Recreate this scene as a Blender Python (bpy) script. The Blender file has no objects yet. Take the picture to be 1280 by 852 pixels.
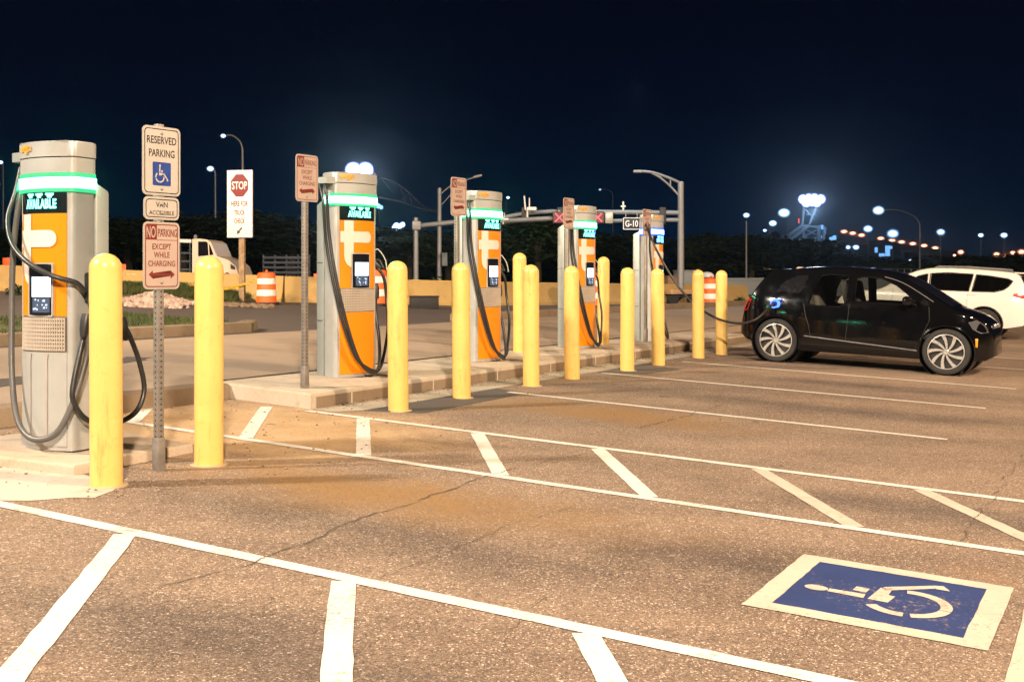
import bpy, bmesh, math, random
from mathutils import Vector, Matrix, noise as mnoise
rnd = random.Random(7)
R = math.radians
PI = math.pi
sc = bpy.context.scene
C = sc.collection

# ------------------------------------------------------------------ frame of the place
F, CU, CV, CAMH = 1411.0, 640.0, 345.0, 1.5
D1 = Vector((.4858, .8741, 0)); D2 = Vector((.8741, -.4858, 0))
ANG_ROW = math.atan2(D1.y, D1.x)          # fronts facing the stalls
def soft(v, lo, hi, k):
    if v > hi: return hi + k*(1-math.exp(-(v-hi)/k))
    if v < lo: return lo - k*(1-math.exp(-(lo-v)/k))
    return v
def gz(x, y):
    return -.0385*soft(x, -18, 18, 5) + .0157*soft(y, -20, 52, 8)
def ST(s, t): return D1*s + D2*t
def G(s, t, h=0.0):
    p = ST(s, t); return Vector((p.x, p.y, gz(p.x, p.y)+h))
def Q(u, v, D):
    return Vector(((u-CU)/F*D, D, CAMH+(CV-v)/F*D))
def onG(x, y, h=0.0): return Vector((x, y, gz(x, y)+h))
def UD(u, D, h=0.0):                       # a ground point under image column u at depth D
    x = (u-CU)/F*D
    return Vector((x, D, gz(x, D)+h))

# ------------------------------------------------------------------ materials
MATS = {}
def new_mat(name):
    m = bpy.data.materials.new(name); m.use_nodes = True
    nt = m.node_tree; b = nt.nodes['Principled BSDF']
    return m, nt, b
def N(nt, typ, **kw):
    n = nt.nodes.new(typ)
    for k, v in kw.items():
        if hasattr(n, k): setattr(n, k, v)
        else: n.inputs[k.replace('_', ' ')].default_value = v
    return n
def ramp(nt, fac, stops):
    r = nt.nodes.new('ShaderNodeValToRGB')
    el = r.color_ramp.elements
    while len(el) < len(stops): el.new(.5)
    for e, (p, c) in zip(el, stops):
        e.position = p; e.color = (c, c, c, 1) if isinstance(c, (int, float)) else (*c, 1)
    nt.links.new(fac, r.inputs['Fac']); return r.outputs['Color']
def mixc(nt, fac, a, b, mode='MIX'):
    n = nt.nodes.new('ShaderNodeMix'); n.data_type = 'RGBA'; n.blend_type = mode
    for sock, v in ((n.inputs['Factor'], fac), (n.inputs['A'], a), (n.inputs['B'], b)):
        if sock.name == 'Factor' : sock = n.inputs[0]
        pass
    def put(s, v):
        if isinstance(v, bpy.types.NodeSocket): nt.links.new(v, s)
        elif isinstance(v, (int, float)): s.default_value = v
        else: s.default_value = (*v, 1)
    put(n.inputs[0], fac); put(n.inputs[6], a); put(n.inputs[7], b)
    return n.outputs[2]
def noise(nt, vec, scale, detail=4, rough=.55):
    n = N(nt, 'ShaderNodeTexNoise'); n.inputs['Scale'].default_value = scale
    n.inputs['Detail'].default_value = detail; n.inputs['Roughness'].default_value = rough
    nt.links.new(vec, n.inputs['Vector']); return n.outputs['Fac']
def objvec(nt): return N(nt, 'ShaderNodeTexCoord').outputs['Object']
def bump(nt, b, h, strength=.3, dist=.01):
    n = N(nt, 'ShaderNodeBump'); n.inputs['Strength'].default_value = strength; n.inputs['Distance'].default_value = dist
    nt.links.new(h, n.inputs['Height']); nt.links.new(n.outputs['Normal'], b.inputs['Normal'])
def simple(name, col, rough=.5, metal=0.0, var=.15, scale=6.0, bmp=0.0, coat=0.0, dirt=None):
    if name in MATS: return MATS[name]
    m, nt, b = new_mat(name)
    v = objvec(nt)
    f = noise(nt, v, scale, 5)
    lo = tuple(c*(1-var) for c in col); hi = tuple(min(1, c*(1+var)) for c in col)
    c = mixc(nt, ramp(nt, f, [(.3, 0.0), (.7, 1.0)]), lo, hi)
    if dirt:
        f2 = noise(nt, v, scale*.6, 8, .7)
        c = mixc(nt, ramp(nt, f2, [(.5, 0.0), (.72, .75)]), c, dirt)
    nt.links.new(c, b.inputs['Base Color'])
    f3 = noise(nt, v, scale*3, 4)
    rr = ramp(nt, f3, [(.2, max(0, rough-.08)), (.8, min(1, rough+.1))])
    nt.links.new(rr, b.inputs['Roughness'])
    b.inputs['Metallic'].default_value = metal
    if coat: b.inputs['Coat Weight'].default_value = coat; b.inputs['Coat Roughness'].default_value = .03
    if bmp: bump(nt, b, noise(nt, v, scale*8, 4), bmp, .01)
    MATS[name] = m; return m
def emis(name, col, strength, sampled=True, base=(.02, .02, .02)):
    if name in MATS: return MATS[name]
    m, nt, b = new_mat(name)
    b.inputs['Base Color'].default_value = (*base, 1)
    b.inputs['Emission Color'].default_value = (*col, 1); b.inputs['Emission Strength'].default_value = strength
    if not sampled: m.cycles.emission_sampling = 'NONE'
    MATS[name] = m; return m

def zone(nt, v, s0, t0, rs, rt, nz, soft=.35, wob=.5):
    """0..1 mask of a worn patch round (s0, t0) with an uneven edge"""
    def dot(d):
        n = N(nt, 'ShaderNodeVectorMath'); n.operation = 'DOT_PRODUCT'; nt.links.new(v, n.inputs[0]); n.inputs[1].default_value = d; return n.outputs['Value']
    def m(op, a, b):
        n = N(nt, 'ShaderNodeMath'); n.operation = op
        for i, x in enumerate((a, b)):
            if isinstance(x, (int, float)): n.inputs[i].default_value = x
            else: nt.links.new(x, n.inputs[i])
        return n.outputs[0]
    a = m('DIVIDE', m('SUBTRACT', dot(D1), s0), rs); b = m('DIVIDE', m('SUBTRACT', dot(D2), t0), rt)
    r = m('SQRT', m('ADD', m('MULTIPLY', a, a), m('MULTIPLY', b, b)), 0)
    r = m('ADD', r, m('MULTIPLY', m('SUBTRACT', nz, .5), wob*2))
    r = m('ADD', r, m('MULTIPLY', m('SUBTRACT', noise(nt, v, 42, 5, .8), .5), soft*3.2))
    return ramp(nt, r, [(1-soft, 1.0), (1.0, 0.0)])
def asphalt_mat():
    m, nt, b = new_mat('asphalt'); v = objvec(nt)
    # coordinates along the stall lines for traffic bands
    mp = N(nt, 'ShaderNodeMapping'); mp.vector_type = 'POINT'
    mp.inputs['Rotation'].default_value = (0, 0, math.atan2(.4858, .8741)); mp.inputs['Scale'].default_value = (.16, .75, 1)
    nt.links.new(v, mp.inputs['Vector'])
    big = noise(nt, mp.outputs['Vector'], .9, 5, .6)
    med = noise(nt, v, 1.3, 6, .6)
    def cells(sc_):
        n = N(nt, 'ShaderNodeTexVoronoi'); n.inputs['Scale'].default_value = sc_; nt.links.new(v, n.inputs['Vector'])
        q = N(nt, 'ShaderNodeSeparateColor'); nt.links.new(n.outputs['Color'], q.inputs[0]); return n, q
    vo, sep = cells(125); vo2, sep2 = cells(62); vo3, sep3 = cells(230)
    grain = noise(nt, v, 60, 6, .75)
    base = mixc(nt, ramp(nt, med, [(.3, 0.0), (.7, 1.0)]), (.200, .142, .102), (.268, .195, .141))
    dark = mixc(nt, 1.0, base, (.60, .60, .64), 'MULTIPLY')
    bigf = mixc(nt, .5, big, grain)
    c = mixc(nt, ramp(nt, bigf, [(.48, 0.0), (.57, .85)]), base, dark)
    c = mixc(nt, 1.0, c, ramp(nt, sep.outputs[0], [(0.0, .58), (.45, .93), (1.0, 1.26)]), 'MULTIPLY')
    c = mixc(nt, 1.0, c, ramp(nt, sep3.outputs[1], [(0.0, .66), (.5, 1.0), (1.0, 1.28)]), 'MULTIPLY')
    c = mixc(nt, 1.0, c, ramp(nt, sep2.outputs[2], [(0.0, .82), (1.0, 1.16)]), 'MULTIPLY')
    c = mixc(nt, ramp(nt, grain, [(.34, .8), (.47, 0.0)]), c, (.06, .045, .036))
    c = mixc(nt, ramp(nt, sep.outputs[1], [(.945, 0.0), (.965, .65)]), c, (.66, .55, .46))
    c = mixc(nt, ramp(nt, sep3.outputs[0], [(.95, 0.0), (.97, .55)]), c, (.60, .48, .38))
    stain = noise(nt, v, .55, 7, .65)
    c = mixc(nt, ramp(nt, stain, [(.58, 0.0), (.72, .35)]), c, (.25, .145, .065))
    nz = noise(nt, v, 1.6, 6, .65)
    tan = mixc(nt, ramp(nt, nz, [(.35, 0.0), (.65, 1.0)]), (.46, .33, .20), (.36, .22, .10))
    tan = mixc(nt, ramp(nt, grain, [(.36, .5), (.52, 0.0)]), tan, (.15, .10, .06))
    c = mixc(nt, zone(nt, v, 7.1, -6.6, 1.9, 2.1, nz, .5, .6), c, tan)
    brown = mixc(nt, ramp(nt, grain, [(.36, .6), (.52, 0.0)]), (.245, .145, .062), (.06, .04, .03))
    c = mixc(nt, zone(nt, v, 5.75, -4.1, .75, 2.0, nz, .9, .9), c, brown)
    c = mixc(nt, zone(nt, v, 10.3, -4.6, .8, 1.8, nz, .9, .9), c, brown)
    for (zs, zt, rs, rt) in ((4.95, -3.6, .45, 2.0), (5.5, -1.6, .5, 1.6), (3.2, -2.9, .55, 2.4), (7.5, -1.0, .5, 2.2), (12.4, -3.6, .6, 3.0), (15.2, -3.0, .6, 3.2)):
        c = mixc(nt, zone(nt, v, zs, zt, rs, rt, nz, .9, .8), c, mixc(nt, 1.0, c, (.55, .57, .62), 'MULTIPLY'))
    spot = noise(nt, v, 4.5, 3, .5)
    c = mixc(nt, ramp(nt, spot, [(.70, 0.0), (.76, .6)]), c, (.03, .026, .024))
    nt.links.new(c, b.inputs['Base Color'])
    b.inputs['Roughness'].default_value = .85; b.inputs['Specular IOR Level'].default_value = .3
    h = mixc(nt, .5, grain, vo.outputs['Distance'])
    bump(nt, b, h, .55, .008)
    return m
def paint_mat(name, col, wear=.5, under=(.28, .20, .14)):
    m, nt, b = new_mat(name); v = objvec(nt)
    f1 = noise(nt, v, 38, 6, .75); f2 = noise(nt, v, 2.1, 4, .6)
    add = N(nt, 'ShaderNodeMath'); add.operation = 'MULTIPLY_ADD'
    nt.links.new(f2, add.inputs[0]); add.inputs[1].default_value = .55; nt.links.new(f1, add.inputs[2])
    worn = ramp(nt, add.outputs[0], [(.90-.07*wear, 0.0), (.99-.07*wear, .8)])
    tone = mixc(nt, ramp(nt, noise(nt, v, 5, 5), [(.3, 0.0), (.75, 1.0)]), col, tuple(x*.82 for x in col))
    nt.links.new(mixc(nt, worn, tone, under), b.inputs['Base Color'])
    b.inputs['Roughness'].default_value = .7
    bump(nt, b, noise(nt, v, 70, 5, .7), .35, .006)
    return m
def concrete_mat(name, col, stain, amt=.6, sc_=1.2, stain2=(.10, .075, .055)):
    m, nt, b = new_mat(name); v = objvec(nt)
    f1 = noise(nt, v, sc_, 8, .65); f2 = noise(nt, v, 45, 6, .7); f3 = noise(nt, v, sc_*4, 6, .6)
    c = mixc(nt, ramp(nt, f1, [(.42, 0.0), (.66, amt)]), col, stain)
    c = mixc(nt, ramp(nt, f3, [(.58, 0.0), (.74, .45)]), c, stain2)
    c = mixc(nt, ramp(nt, f2, [(.3, .4), (.5, 0.0)]), c, tuple(x*.5 for x in col))
    nt.links.new(c, b.inputs['Base Color']); b.inputs['Roughness'].default_value = .85
    bump(nt, b, f2, .3, .006)
    return m
ASPH = asphalt_mat()
PAINT = paint_mat('line_paint', (.66, .62, .57), .85)
PAINT_W = paint_mat('worn_line_paint', (.52, .43, .36), .9)
BLUEP = paint_mat('blue_pavement_paint', (.016, .034, .13), .4)
CONC = concrete_mat('island_concrete', (.42, .36, .29), (.33, .25, .16), .7)
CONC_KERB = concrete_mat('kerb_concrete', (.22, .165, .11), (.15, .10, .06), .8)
CONC_PAD = concrete_mat('pad_concrete', (.40, .33, .26), (.34, .23, .13), .7)
CONC_APRON = concrete_mat('apron_concrete', (.42, .33, .22), (.33, .20, .09), .85, .8)
CONC_BRIGHT = concrete_mat('bright_concrete', (.45, .40, .35), (.36, .28, .20), .7, 1.6)
CONC_LANE = concrete_mat('lane_concrete', (.29, .225, .17), (.22, .17, .125), .7, .5, (.2, .16, .13))
ASPH2 = concrete_mat('far_asphalt', (.085, .068, .062), (.062, .05, .047), .7, .4, (.15, .12, .11))
PATCH = concrete_mat('patch_asphalt', (.075, .065, .06), (.06, .05, .045), .6, 2.0, (.10, .09, .08))
GUTTER = concrete_mat('gutter_concrete', (.36, .32, .26), (.25, .18, .11), .7, 1.5)
SOIL = simple('soil', (.035, .032, .022), .95, 0, .4, .6, .4)
BARR = concrete_mat('barrier_paint', (.42, .28, .10), (.34, .22, .08), .6, .7, (.22, .15, .08))

YEL = simple('yellow_sleeve', (.66, .43, .13), .30, 0, .06, 3.0, .03, dirt=(.54, .32, .08))
SILV = simple('silver_paint', (.39, .40, .39), .34, .3, .06, 2.5, 0, 0, (.33, .30, .26))
GREYCAB = simple('grey_cabinet', (.29, .32, .31), .42, .3, .06, 2.5)
ORANGE = simple('orange_panel', (.62, .20, .003), .33, 0, .04, 2.0)
ORANGE_T = simple('orange_lettering', (.90, .30, .01), .4)
LOGO = simple('logo_film', (.58, .51, .46), .45, 0, .04)
BLACKG = simple('black_glass', (.008, .008, .010), .08, 0, .1)
BLACKP = simple('black_plastic', (.014, .014, .015), .45, 0, .2)
RUBBER = simple('cable_rubber', (.016, .016, .017), .38, 0, .2)
CABLEG = simple('grey_cable_rubber', (.075, .072, .07), .42, 0, .15)
GRILLE = simple('grille_metal', (.48, .42, .36), .4, .4, .08)
def scuffs(m):
    nt = m.node_tree; b = nt.nodes['Principled BSDF']; src = b.inputs['Base Color'].links[0].from_socket
    mp = N(nt, 'ShaderNodeMapping'); mp.inputs['Scale'].default_value = (7, 7, 1.1); nt.links.new(N(nt, 'ShaderNodeTexCoord').outputs['Object'], mp.inputs['Vector'])
    oi = N(nt, 'ShaderNodeObjectInfo'); va = N(nt, 'ShaderNodeVectorMath'); va.operation = 'ADD'; nt.links.new(mp.outputs[0], va.inputs[0])
    ml = N(nt, 'ShaderNodeVectorMath'); ml.operation = 'SCALE'; ml.inputs[0].default_value = (31, 17, 53); nt.links.new(oi.outputs['Random'], ml.inputs['Scale']); nt.links.new(ml.outputs[0], va.inputs[1])
    f = noise(nt, va.outputs[0], 1.6, 9, .72)
    c = mixc(nt, ramp(nt, f, [(.56, 0.0), (.68, .6)]), src, (.34, .20, .06))
    f2 = noise(nt, va.outputs[0], 4.5, 6, .8)
    c = mixc(nt, ramp(nt, f2, [(.70, 0.0), (.73, .6)]), c, (.12, .09, .06))
    nt.links.new(c, b.inputs['Base Color'])
scuffs(YEL)
GRILLED = simple('grille_dark', (.10, .085, .07), .6)
GALV = simple('galvanised_steel', (.30, .30, .29), .5, .55, .18, 9)
POST = simple('sign_post_steel', (.22, .20, .18), .55, .5, .2, 14)
POLEG = simple('lamp_pole_steel', (.22, .225, .235), .5, .3, .12, 2)
SIGNW = simple('sign_white', (.38, .345, .31), .42, 0, .03, 8)
SIGNP = simple('sign_pinkish_white', (.36, .275, .235), .42, 0, .03, 8)
SIGNEDGE = simple('sign_rim', (.34, .32, .30), .4, .1, .05)
INKB = simple('sign_black_ink', (.016, .015, .014), .5)
INKR = simple('sign_red_ink', (.13, .014, .009), .5)
BLUES = simple('sign_blue', (.008, .035, .20), .45)
WHITEB = simple('sign_board_white', (.72, .71, .70), .5, 0, .03)
STOPR = simple('stop_red', (.17, .004, .008), .45)
WOOD = simple('post_wood', (.30, .20, .11), .8, 0, .35, 12, .3)
DRUMO = simple('drum_orange', (.85, .13, .018), .5, 0, .06, 4)
DRUMW = simple('drum_white_band', (.80, .74, .70), .4, 0, .05, 4)
CARB = simple('car_black_paint', (.0025, .0025, .003), .05, 0, .1, 2, 0, .0)
CARB.node_tree.nodes['Principled BSDF'].inputs['Specular IOR Level'].default_value = .5
CARW = simple('car_white_paint', (.74, .70, .66), .22, .05, .02, 2, 0, .6)
TYRE = simple('tyre_rubber', (.014, .014, .014), .75, 0, .2)
RIMS = simple('wheel_alloy', (.52, .51, .50), .28, .6, .05)
DARKM = simple('dark_trim', (.012, .012, .013), .5, 0, .2)
SEATM = simple('seat_fabric', (.06, .055, .05), .8)
SEATL = simple('light_seat_fabric', (.34, .30, .25), .8)
SILLM = simple('silver_sill', (.22, .22, .23), .3, .6)
TRUCKW = simple('truck_white', (.72, .60, .48), .4, 0, .05, 2)
RUBBLE = simple('rubble_stone', (.42, .31, .26), .9, 0, .4, 3)
TAPE = simple('caution_tape', (.75, .50, .03), .5)
DKBLUE = simple('dark_blue_steel', (.03, .04, .06), .6, .2, .3, 2)
CRATE = simple('dark_box_plastic', (.012, .010, .010), .7)
GREYBOX = simple('grey_box_paint', (.16, .17, .18), .6, 0, .15, 2)
BROWNBOX = simple('brown_box_wood', (.22, .13, .07), .8, 0, .3, 4)
BARK = simple('bark', (.05, .038, .026), .9, 0, .3, 6, .3)
FARWALL = concrete_mat('far_wall_concrete', (.58, .62, .64), (.48, .52, .54), .6, .5)
AMBER = simple('amber_lens', (.75, .30, .02), .25)
REDL = simple('tail_lens', (.45, .012, .018), .15, 0, .05, 4, 0, .6)
LENSC = simple('head_lens', (.10, .10, .11), .08, .3, .2, 6)

def leaf_mat(name, c1, c2):
    m, nt, b = new_mat(name)
    inf = N(nt, 'ShaderNodeTexNoise'); inf.inputs['Scale'].default_value = .9
    nt.links.new(objvec(nt), inf.inputs['Vector'])
    nt.links.new(mixc(nt, ramp(nt, inf.outputs['Fac'], [(.35, 0.0), (.65, 1.0)]), c1, c2), b.inputs['Base Color'])
    b.inputs['Roughness'].default_value = .65; b.inputs['Specular IOR Level'].default_value = .25
    return m
LEAF = leaf_mat('leaf_dark', (.009, .017, .006), (.018, .031, .011))
LEAF2 = leaf_mat('leaf_mid', (.015, .028, .009), (.028, .045, .015))
GRASSM = leaf_mat('grass_blade', (.026, .046, .010), (.062, .070, .020))

def glass_mat(name, tint, trans):
    m = bpy.data.materials.new(name); m.use_nodes = True; nt = m.node_tree; nt.nodes.clear()
    o = N(nt, 'ShaderNodeOutputMaterial'); mx = N(nt, 'ShaderNodeMixShader')
    t = N(nt, 'ShaderNodeBsdfTransparent'); t.inputs[0].default_value = (*tint, 1)
    p = N(nt, 'ShaderNodeBsdfPrincipled'); p.inputs['Base Color'].default_value = (.006, .006, .007, 1); p.inputs['Roughness'].default_value = .04
    v = objvec(nt)
    lw = N(nt, 'ShaderNodeLayerWeight'); lw.inputs[0].default_value = .25
    f = ramp(nt, lw.outputs['Fresnel'], [(0, 1-trans), (1, 1.0)])
    nt.links.new(f, mx.inputs[0]); nt.links.new(t.outputs[0], mx.inputs[1]); nt.links.new(p.outputs[0], mx.inputs[2])
    nt.links.new(mx.outputs[0], o.inputs[0])
    return m
GLASS = glass_mat('side_glass', (.75, .78, .76), .88)
GLASSD = glass_mat('dark_glass', (.12, .12, .12), .7)

LEDG = emis('green_led', (.09, 1.0, .50), 34.0)
GLOWG = emis('green_glow_fringe', (.03, 1.0, .34), .85, False)
GLOWB = emis('blue_glow_fringe', (.03, .12, 1.0), 1.6, False)
LEDB = emis('blue_led', (.06, .16, 1.0), 34.0)
TXTG = emis('cyan_display_text', (.15, 1.0, .74), 6.5)
TXTB = emis('blue_display_text', (.08, .40, 1.0), 12.0)
SCRW = emis('screen_white', (.72, .86, 1.0), 3.2)
SCRB = emis('screen_blue', (.10, .22, .45), .35, False)
REDX = emis('signal_red', (1.0, .13, .18), 1.4, False)
REDGLOW = emis('signal_red_glow', (.42, .0, .02), .55, False)
PORTB = emis('charge_port_blue', (.04, .12, 1.0), 5.0)
def glow_lens_mat(name, col, rim, strength):
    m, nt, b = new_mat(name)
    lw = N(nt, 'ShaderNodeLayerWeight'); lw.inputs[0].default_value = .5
    f = ramp(nt, lw.outputs['Facing'], [(.03, 1.0), (.18, .22), (.45, .04), (.85, .004)])  # emission fades towards the rim to imitate a lamp's soft glow
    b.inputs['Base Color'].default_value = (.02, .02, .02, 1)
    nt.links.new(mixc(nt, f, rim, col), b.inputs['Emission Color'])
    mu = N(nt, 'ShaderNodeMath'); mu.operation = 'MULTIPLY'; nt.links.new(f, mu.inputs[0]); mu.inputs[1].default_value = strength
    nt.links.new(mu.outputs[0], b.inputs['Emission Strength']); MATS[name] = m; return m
LAMPW = glow_lens_mat('lamp_cool', (.80, .92, 1.0), (.35, .62, 1.0), 14.0)
LAMPB = glow_lens_mat('lamp_blue_white', (.65, .82, 1.0), (.25, .5, 1.0), 12.0)
LAMPO = glow_lens_mat('lamp_orange', (1.0, .72, .48), (1.0, .22, .06), 9.0)
LAMPD = emis('lamp_dim', (.45, .70, .85), 1.2, False)
LAMPR = emis('lamp_red', (1.0, .12, .06), 1.2, False)
FLOODL = glow_lens_mat('flood_lens', (.85, .90, 1.0), (.25, .35, 1.0), 20.0)
BLUEGLOW = emis('blue_window', (.18, .45, .95), 1.6, False)

# ------------------------------------------------------------------ mesh helpers
def obj(name, bm, mat, parent=None, smooth=35, loc=None, rotz=None):
    me = bpy.data.meshes.new(name)
    bmesh.ops.recalc_face_normals(bm, faces=bm.faces[:])
    bm.to_mesh(me); bm.free()
    mats = mat if isinstance(mat, (list, tuple)) else [mat]
    for m in mats: me.materials.append(m)
    if smooth:
        me.polygons.foreach_set('use_smooth', [True]*len(me.polygons))
        me.set_sharp_from_angle(angle=R(smooth))
    o = bpy.data.objects.new(name, me); C.objects.link(o)
    if parent: o.parent = parent
    if loc is not None: o.location = loc
    if rotz is not None: o.rotation_euler = (0, 0, rotz)
    return o
def pieces(name, bm, mat, parent=None, smooth=35):
    """one object per loose piece of bm"""
    bm.verts.index_update(); bm.verts.ensure_lookup_table(); seen = set(); out = []
    for v0 in bm.verts:
        if v0.index in seen: continue
        st = [v0]; comp = []; seen.add(v0.index)
        while st:
            v = st.pop(); comp.append(v)
            for e in v.link_edges:
                w = e.other_vert(v)
                if w.index not in seen: seen.add(w.index); st.append(w)
        nb = bmesh.new(); mp = {v: nb.verts.new(v.co) for v in comp}
        for f in {f for v in comp for f in v.link_faces}: nb.faces.new([mp[v] for v in f.verts])
        out.append(obj(name, nb, mat, parent, smooth))
    bm.free(); return out
def tag(o, label, cat, group=None):
    o['label'] = label; o['category'] = cat
    if group: o['group'] = group
    return o
def thing(name, label, cat, loc=(0, 0, 0), rotz=0.0, group=None):
    o = bpy.data.objects.new(name, None); C.objects.link(o)
    o.empty_display_size = .2
    o.location = loc; o.rotation_euler = (0, 0, rotz)
    return tag(o, label, cat, group)
def copy_tree(o, parent=None):
    c = o.copy(); C.objects.link(c)
    if parent: c.parent = parent
    for ch in list(o.children): copy_tree(ch, c)
    return c
def struct(o): o['kind'] = 'structure'; return o
def stuff(o): o['kind'] = 'stuff'; return o
BM = bmesh.new
def box(bm, cx, cy, cz, sx, sy, sz, bev=0.0, M=None, seg=2):
    r = bmesh.ops.create_cube(bm, size=1.0)
    vs = r['verts']
    for v in vs: v.co = Vector((v.co.x*sx+cx, v.co.y*sy+cy, v.co.z*sz+cz))
    if bev:
        es = list({e for v in vs for e in v.link_edges})
        rr = bmesh.ops.bevel(bm, geom=es, offset=bev, segments=seg, profile=.5, affect='EDGES')
        vs = list({v for v in rr['verts']} | {v for v in vs if v.is_valid})
    if M is not None:
        for v in vs: v.co = M @ v.co
    return vs
def catmull(pts, n=8):
    P = [Vector(p) for p in pts]
    if len(P) < 3: return P
    out = []
    for i in range(len(P)-1):
        p0 = P[max(i-1, 0)]; p1 = P[i]; p2 = P[i+1]; p3 = P[min(i+2, len(P)-1)]
        for k in range(n):
            t = k/n
            out.append(.5*((2*p1)+(p2-p0)*t+(2*p0-5*p1+4*p2-p3)*t*t+(3*p1-p0-3*p2+p3)*t**3))
    out.append(P[-1]); return out
def tube(bm, pts, r, seg=10, cap=True):
    P = [Vector(p) for p in pts]; n = len(P)
    rs = r if isinstance(r, (list, tuple)) else [r]*n
    rings = []; up = None
    for i in range(n):
        t = (P[min(i+1, n-1)]-P[max(i-1, 0)])
        if t.length < 1e-9: t = Vector((0, 0, 1))
        t.normalize()
        if up is None:
            up = Vector((0, 0, 1)) if abs(t.z) < .9 else Vector((1, 0, 0))
        a = t.cross(up)
        if a.length < 1e-4: a = t.cross(Vector((1, 0, 0)))
        a.normalize(); b = a.cross(t).normalized(); up = b
        rings.append([bm.verts.new(P[i]+(a*math.cos(2*PI*k/seg)+b*math.sin(2*PI*k/seg))*rs[i]) for k in range(seg)])
    for i in range(n-1):
        for k in range(seg):
            bm.faces.new((rings[i][k], rings[i][(k+1) % seg], rings[i+1][(k+1) % seg], rings[i+1][k]))
    if cap:
        bm.faces.new(rings[0][::-1]); bm.faces.new(rings[-1])
def lathe(bm, prof, seg=32, M=None, caps=True):
    rings = []
    for (r, z) in prof:
        if r < 1e-5: rings.append([bm.verts.new((0, 0, z))])
        else: rings.append([bm.verts.new((r*math.cos(2*PI*k/seg), r*math.sin(2*PI*k/seg), z)) for k in range(seg)])
    for A, B in zip(rings, rings[1:]):
        for k in range(seg):
            if len(A) == 1 and len(B) == 1: continue
            if len(A) == 1: bm.faces.new((A[0], B[k], B[(k+1) % seg]))
            elif len(B) == 1: bm.faces.new((A[k], A[(k+1) % seg], B[0]))
            else: bm.faces.new((A[k], A[(k+1) % seg], B[(k+1) % seg], B[k]))
    if caps:
        if len(rings[0]) > 1: bm.faces.new(rings[0][::-1])
        if len(rings[-1]) > 1: bm.faces.new(rings[-1])
    if M is not None:
        for ring in rings:
            for v in ring: v.co = M @ v.co
def prism(bm, poly, z0, z1, M=None, tri=False):
    a = [bm.verts.new((x, y, z0)) for x, y in poly]; b = [bm.verts.new((x, y, z1)) for x, y in poly]
    n = len(poly)
    fs = [bm.faces.new(a[::-1]), bm.faces.new(b)]
    for i in range(n): bm.faces.new((a[i], a[(i+1) % n], b[(i+1) % n], b[i]))
    if tri: bmesh.ops.triangulate(bm, faces=fs)
    if M is not None:
        for v in a+b: v.co = M @ v.co
FACE = Matrix(((1, 0, 0, 0), (0, 0, 1, 0), (0, 1, 0, 0), (0, 0, 0, 1)))   # (x, z, depth) polygons: local y is the prism axis
def rrect(cx, cz, w, h, r, n=5):
    out = []
    for (sx, sz, a0) in ((1, 1, 0), (-1, 1, 90), (-1, -1, 180), (1, -1, 270)):
        for k in range(n+1):
            a = R(a0+90*k/n); out.append((cx+sx*(w/2-r)+r*math.cos(a), cz+sz*(h/2-r)+r*math.sin(a)))
    return out
def frontplate(bm, poly, y0, y1):            # polygon in x,z extruded along y
    prism(bm, poly, y0, y1, M=FACE, tri=len(poly) > 8)
def ringplate(bm, outer, inner, y0, y1):
    n = len(outer)
    vs = [[bm.verts.new((x, y, z)) for x, z in P] for P in (outer, inner) for y in (y0, y1)]
    o0, o1, i0, i1 = vs
    for k in range(n):
        j = (k+1) % n
        bm.faces.new((o0[k], o0[j], i0[j], i0[k])); bm.faces.new((o1[k], i1[k], i1[j], o1[j]))
        bm.faces.new((o0[k], o1[k], o1[j], o0[j])); bm.faces.new((i0[k], i0[j], i1[j], i1[k]))
_tc = {}
def text_bm(bm, s, cx, cz, w, h, y, thick=.0012, weight=.012, M=None, spacing=1.0):
    """words as a thin raised mesh in the x-z plane facing -y, fitted to w x h round (cx, cz)"""
    key = (s, weight, spacing)
    if key not in _tc:
        cu = bpy.data.curves.new('lettering', 'FONT'); cu.body = s; cu.offset = weight; cu.resolution_u = 3; cu.space_character = spacing
        o = bpy.data.objects.new('lettering', cu); C.objects.link(o)
        bpy.context.view_layer.update()
        me = bpy.data.meshes.new_from_object(o.evaluated_get(bpy.context.evaluated_depsgraph_get()))
        vs = [v.co.copy() for v in me.vertices]; fs = [tuple(p.vertices) for p in me.polygons]
        bpy.data.objects.remove(o); bpy.data.curves.remove(cu); bpy.data.meshes.remove(me)
        x0 = min(v.x for v in vs); x1 = max(v.x for v in vs); y0 = min(v.y for v in vs); y1 = max(v.y for v in vs)
        _tc[key] = ([((v.x-(x0+x1)/2)/(x1-x0), (v.y-(y0+y1)/2)/(y1-y0)) for v in vs], fs)
    vs, fs = _tc[key]
    nv = []
    for a, b in vs:
        p = Vector((cx+a*w, y, cz+b*h)); nv.append(bm.verts.new(M @ p if M is not None else p))
    for f in fs:
        try: bm.faces.new([nv[i] for i in f])
        except ValueError: pass
def sheet(name, s0, s1, t0, t1, ds, dt, h, mat, side=0.0, fn=None):
    """ground sheet on the slope; side > 0 adds a skirt of that depth"""
    bm = BM(); ns = max(1, int(math.ceil((s1-s0)/ds))); nt_ = max(1, int(math.ceil((t1-t0)/dt)))
    g = [[bm.verts.new(G(s0+(s1-s0)*i/ns, t0+(t1-t0)*j/nt_, h)) for j in range(nt_+1)] for i in range(ns+1)]
    for i in range(ns):
        for j in range(nt_):
            bm.faces.new((g[i][j], g[i+1][j], g[i+1][j+1], g[i][j+1]))
    if side: skirt(bm, side)
    return struct(obj(name, bm, mat, smooth=0))
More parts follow.
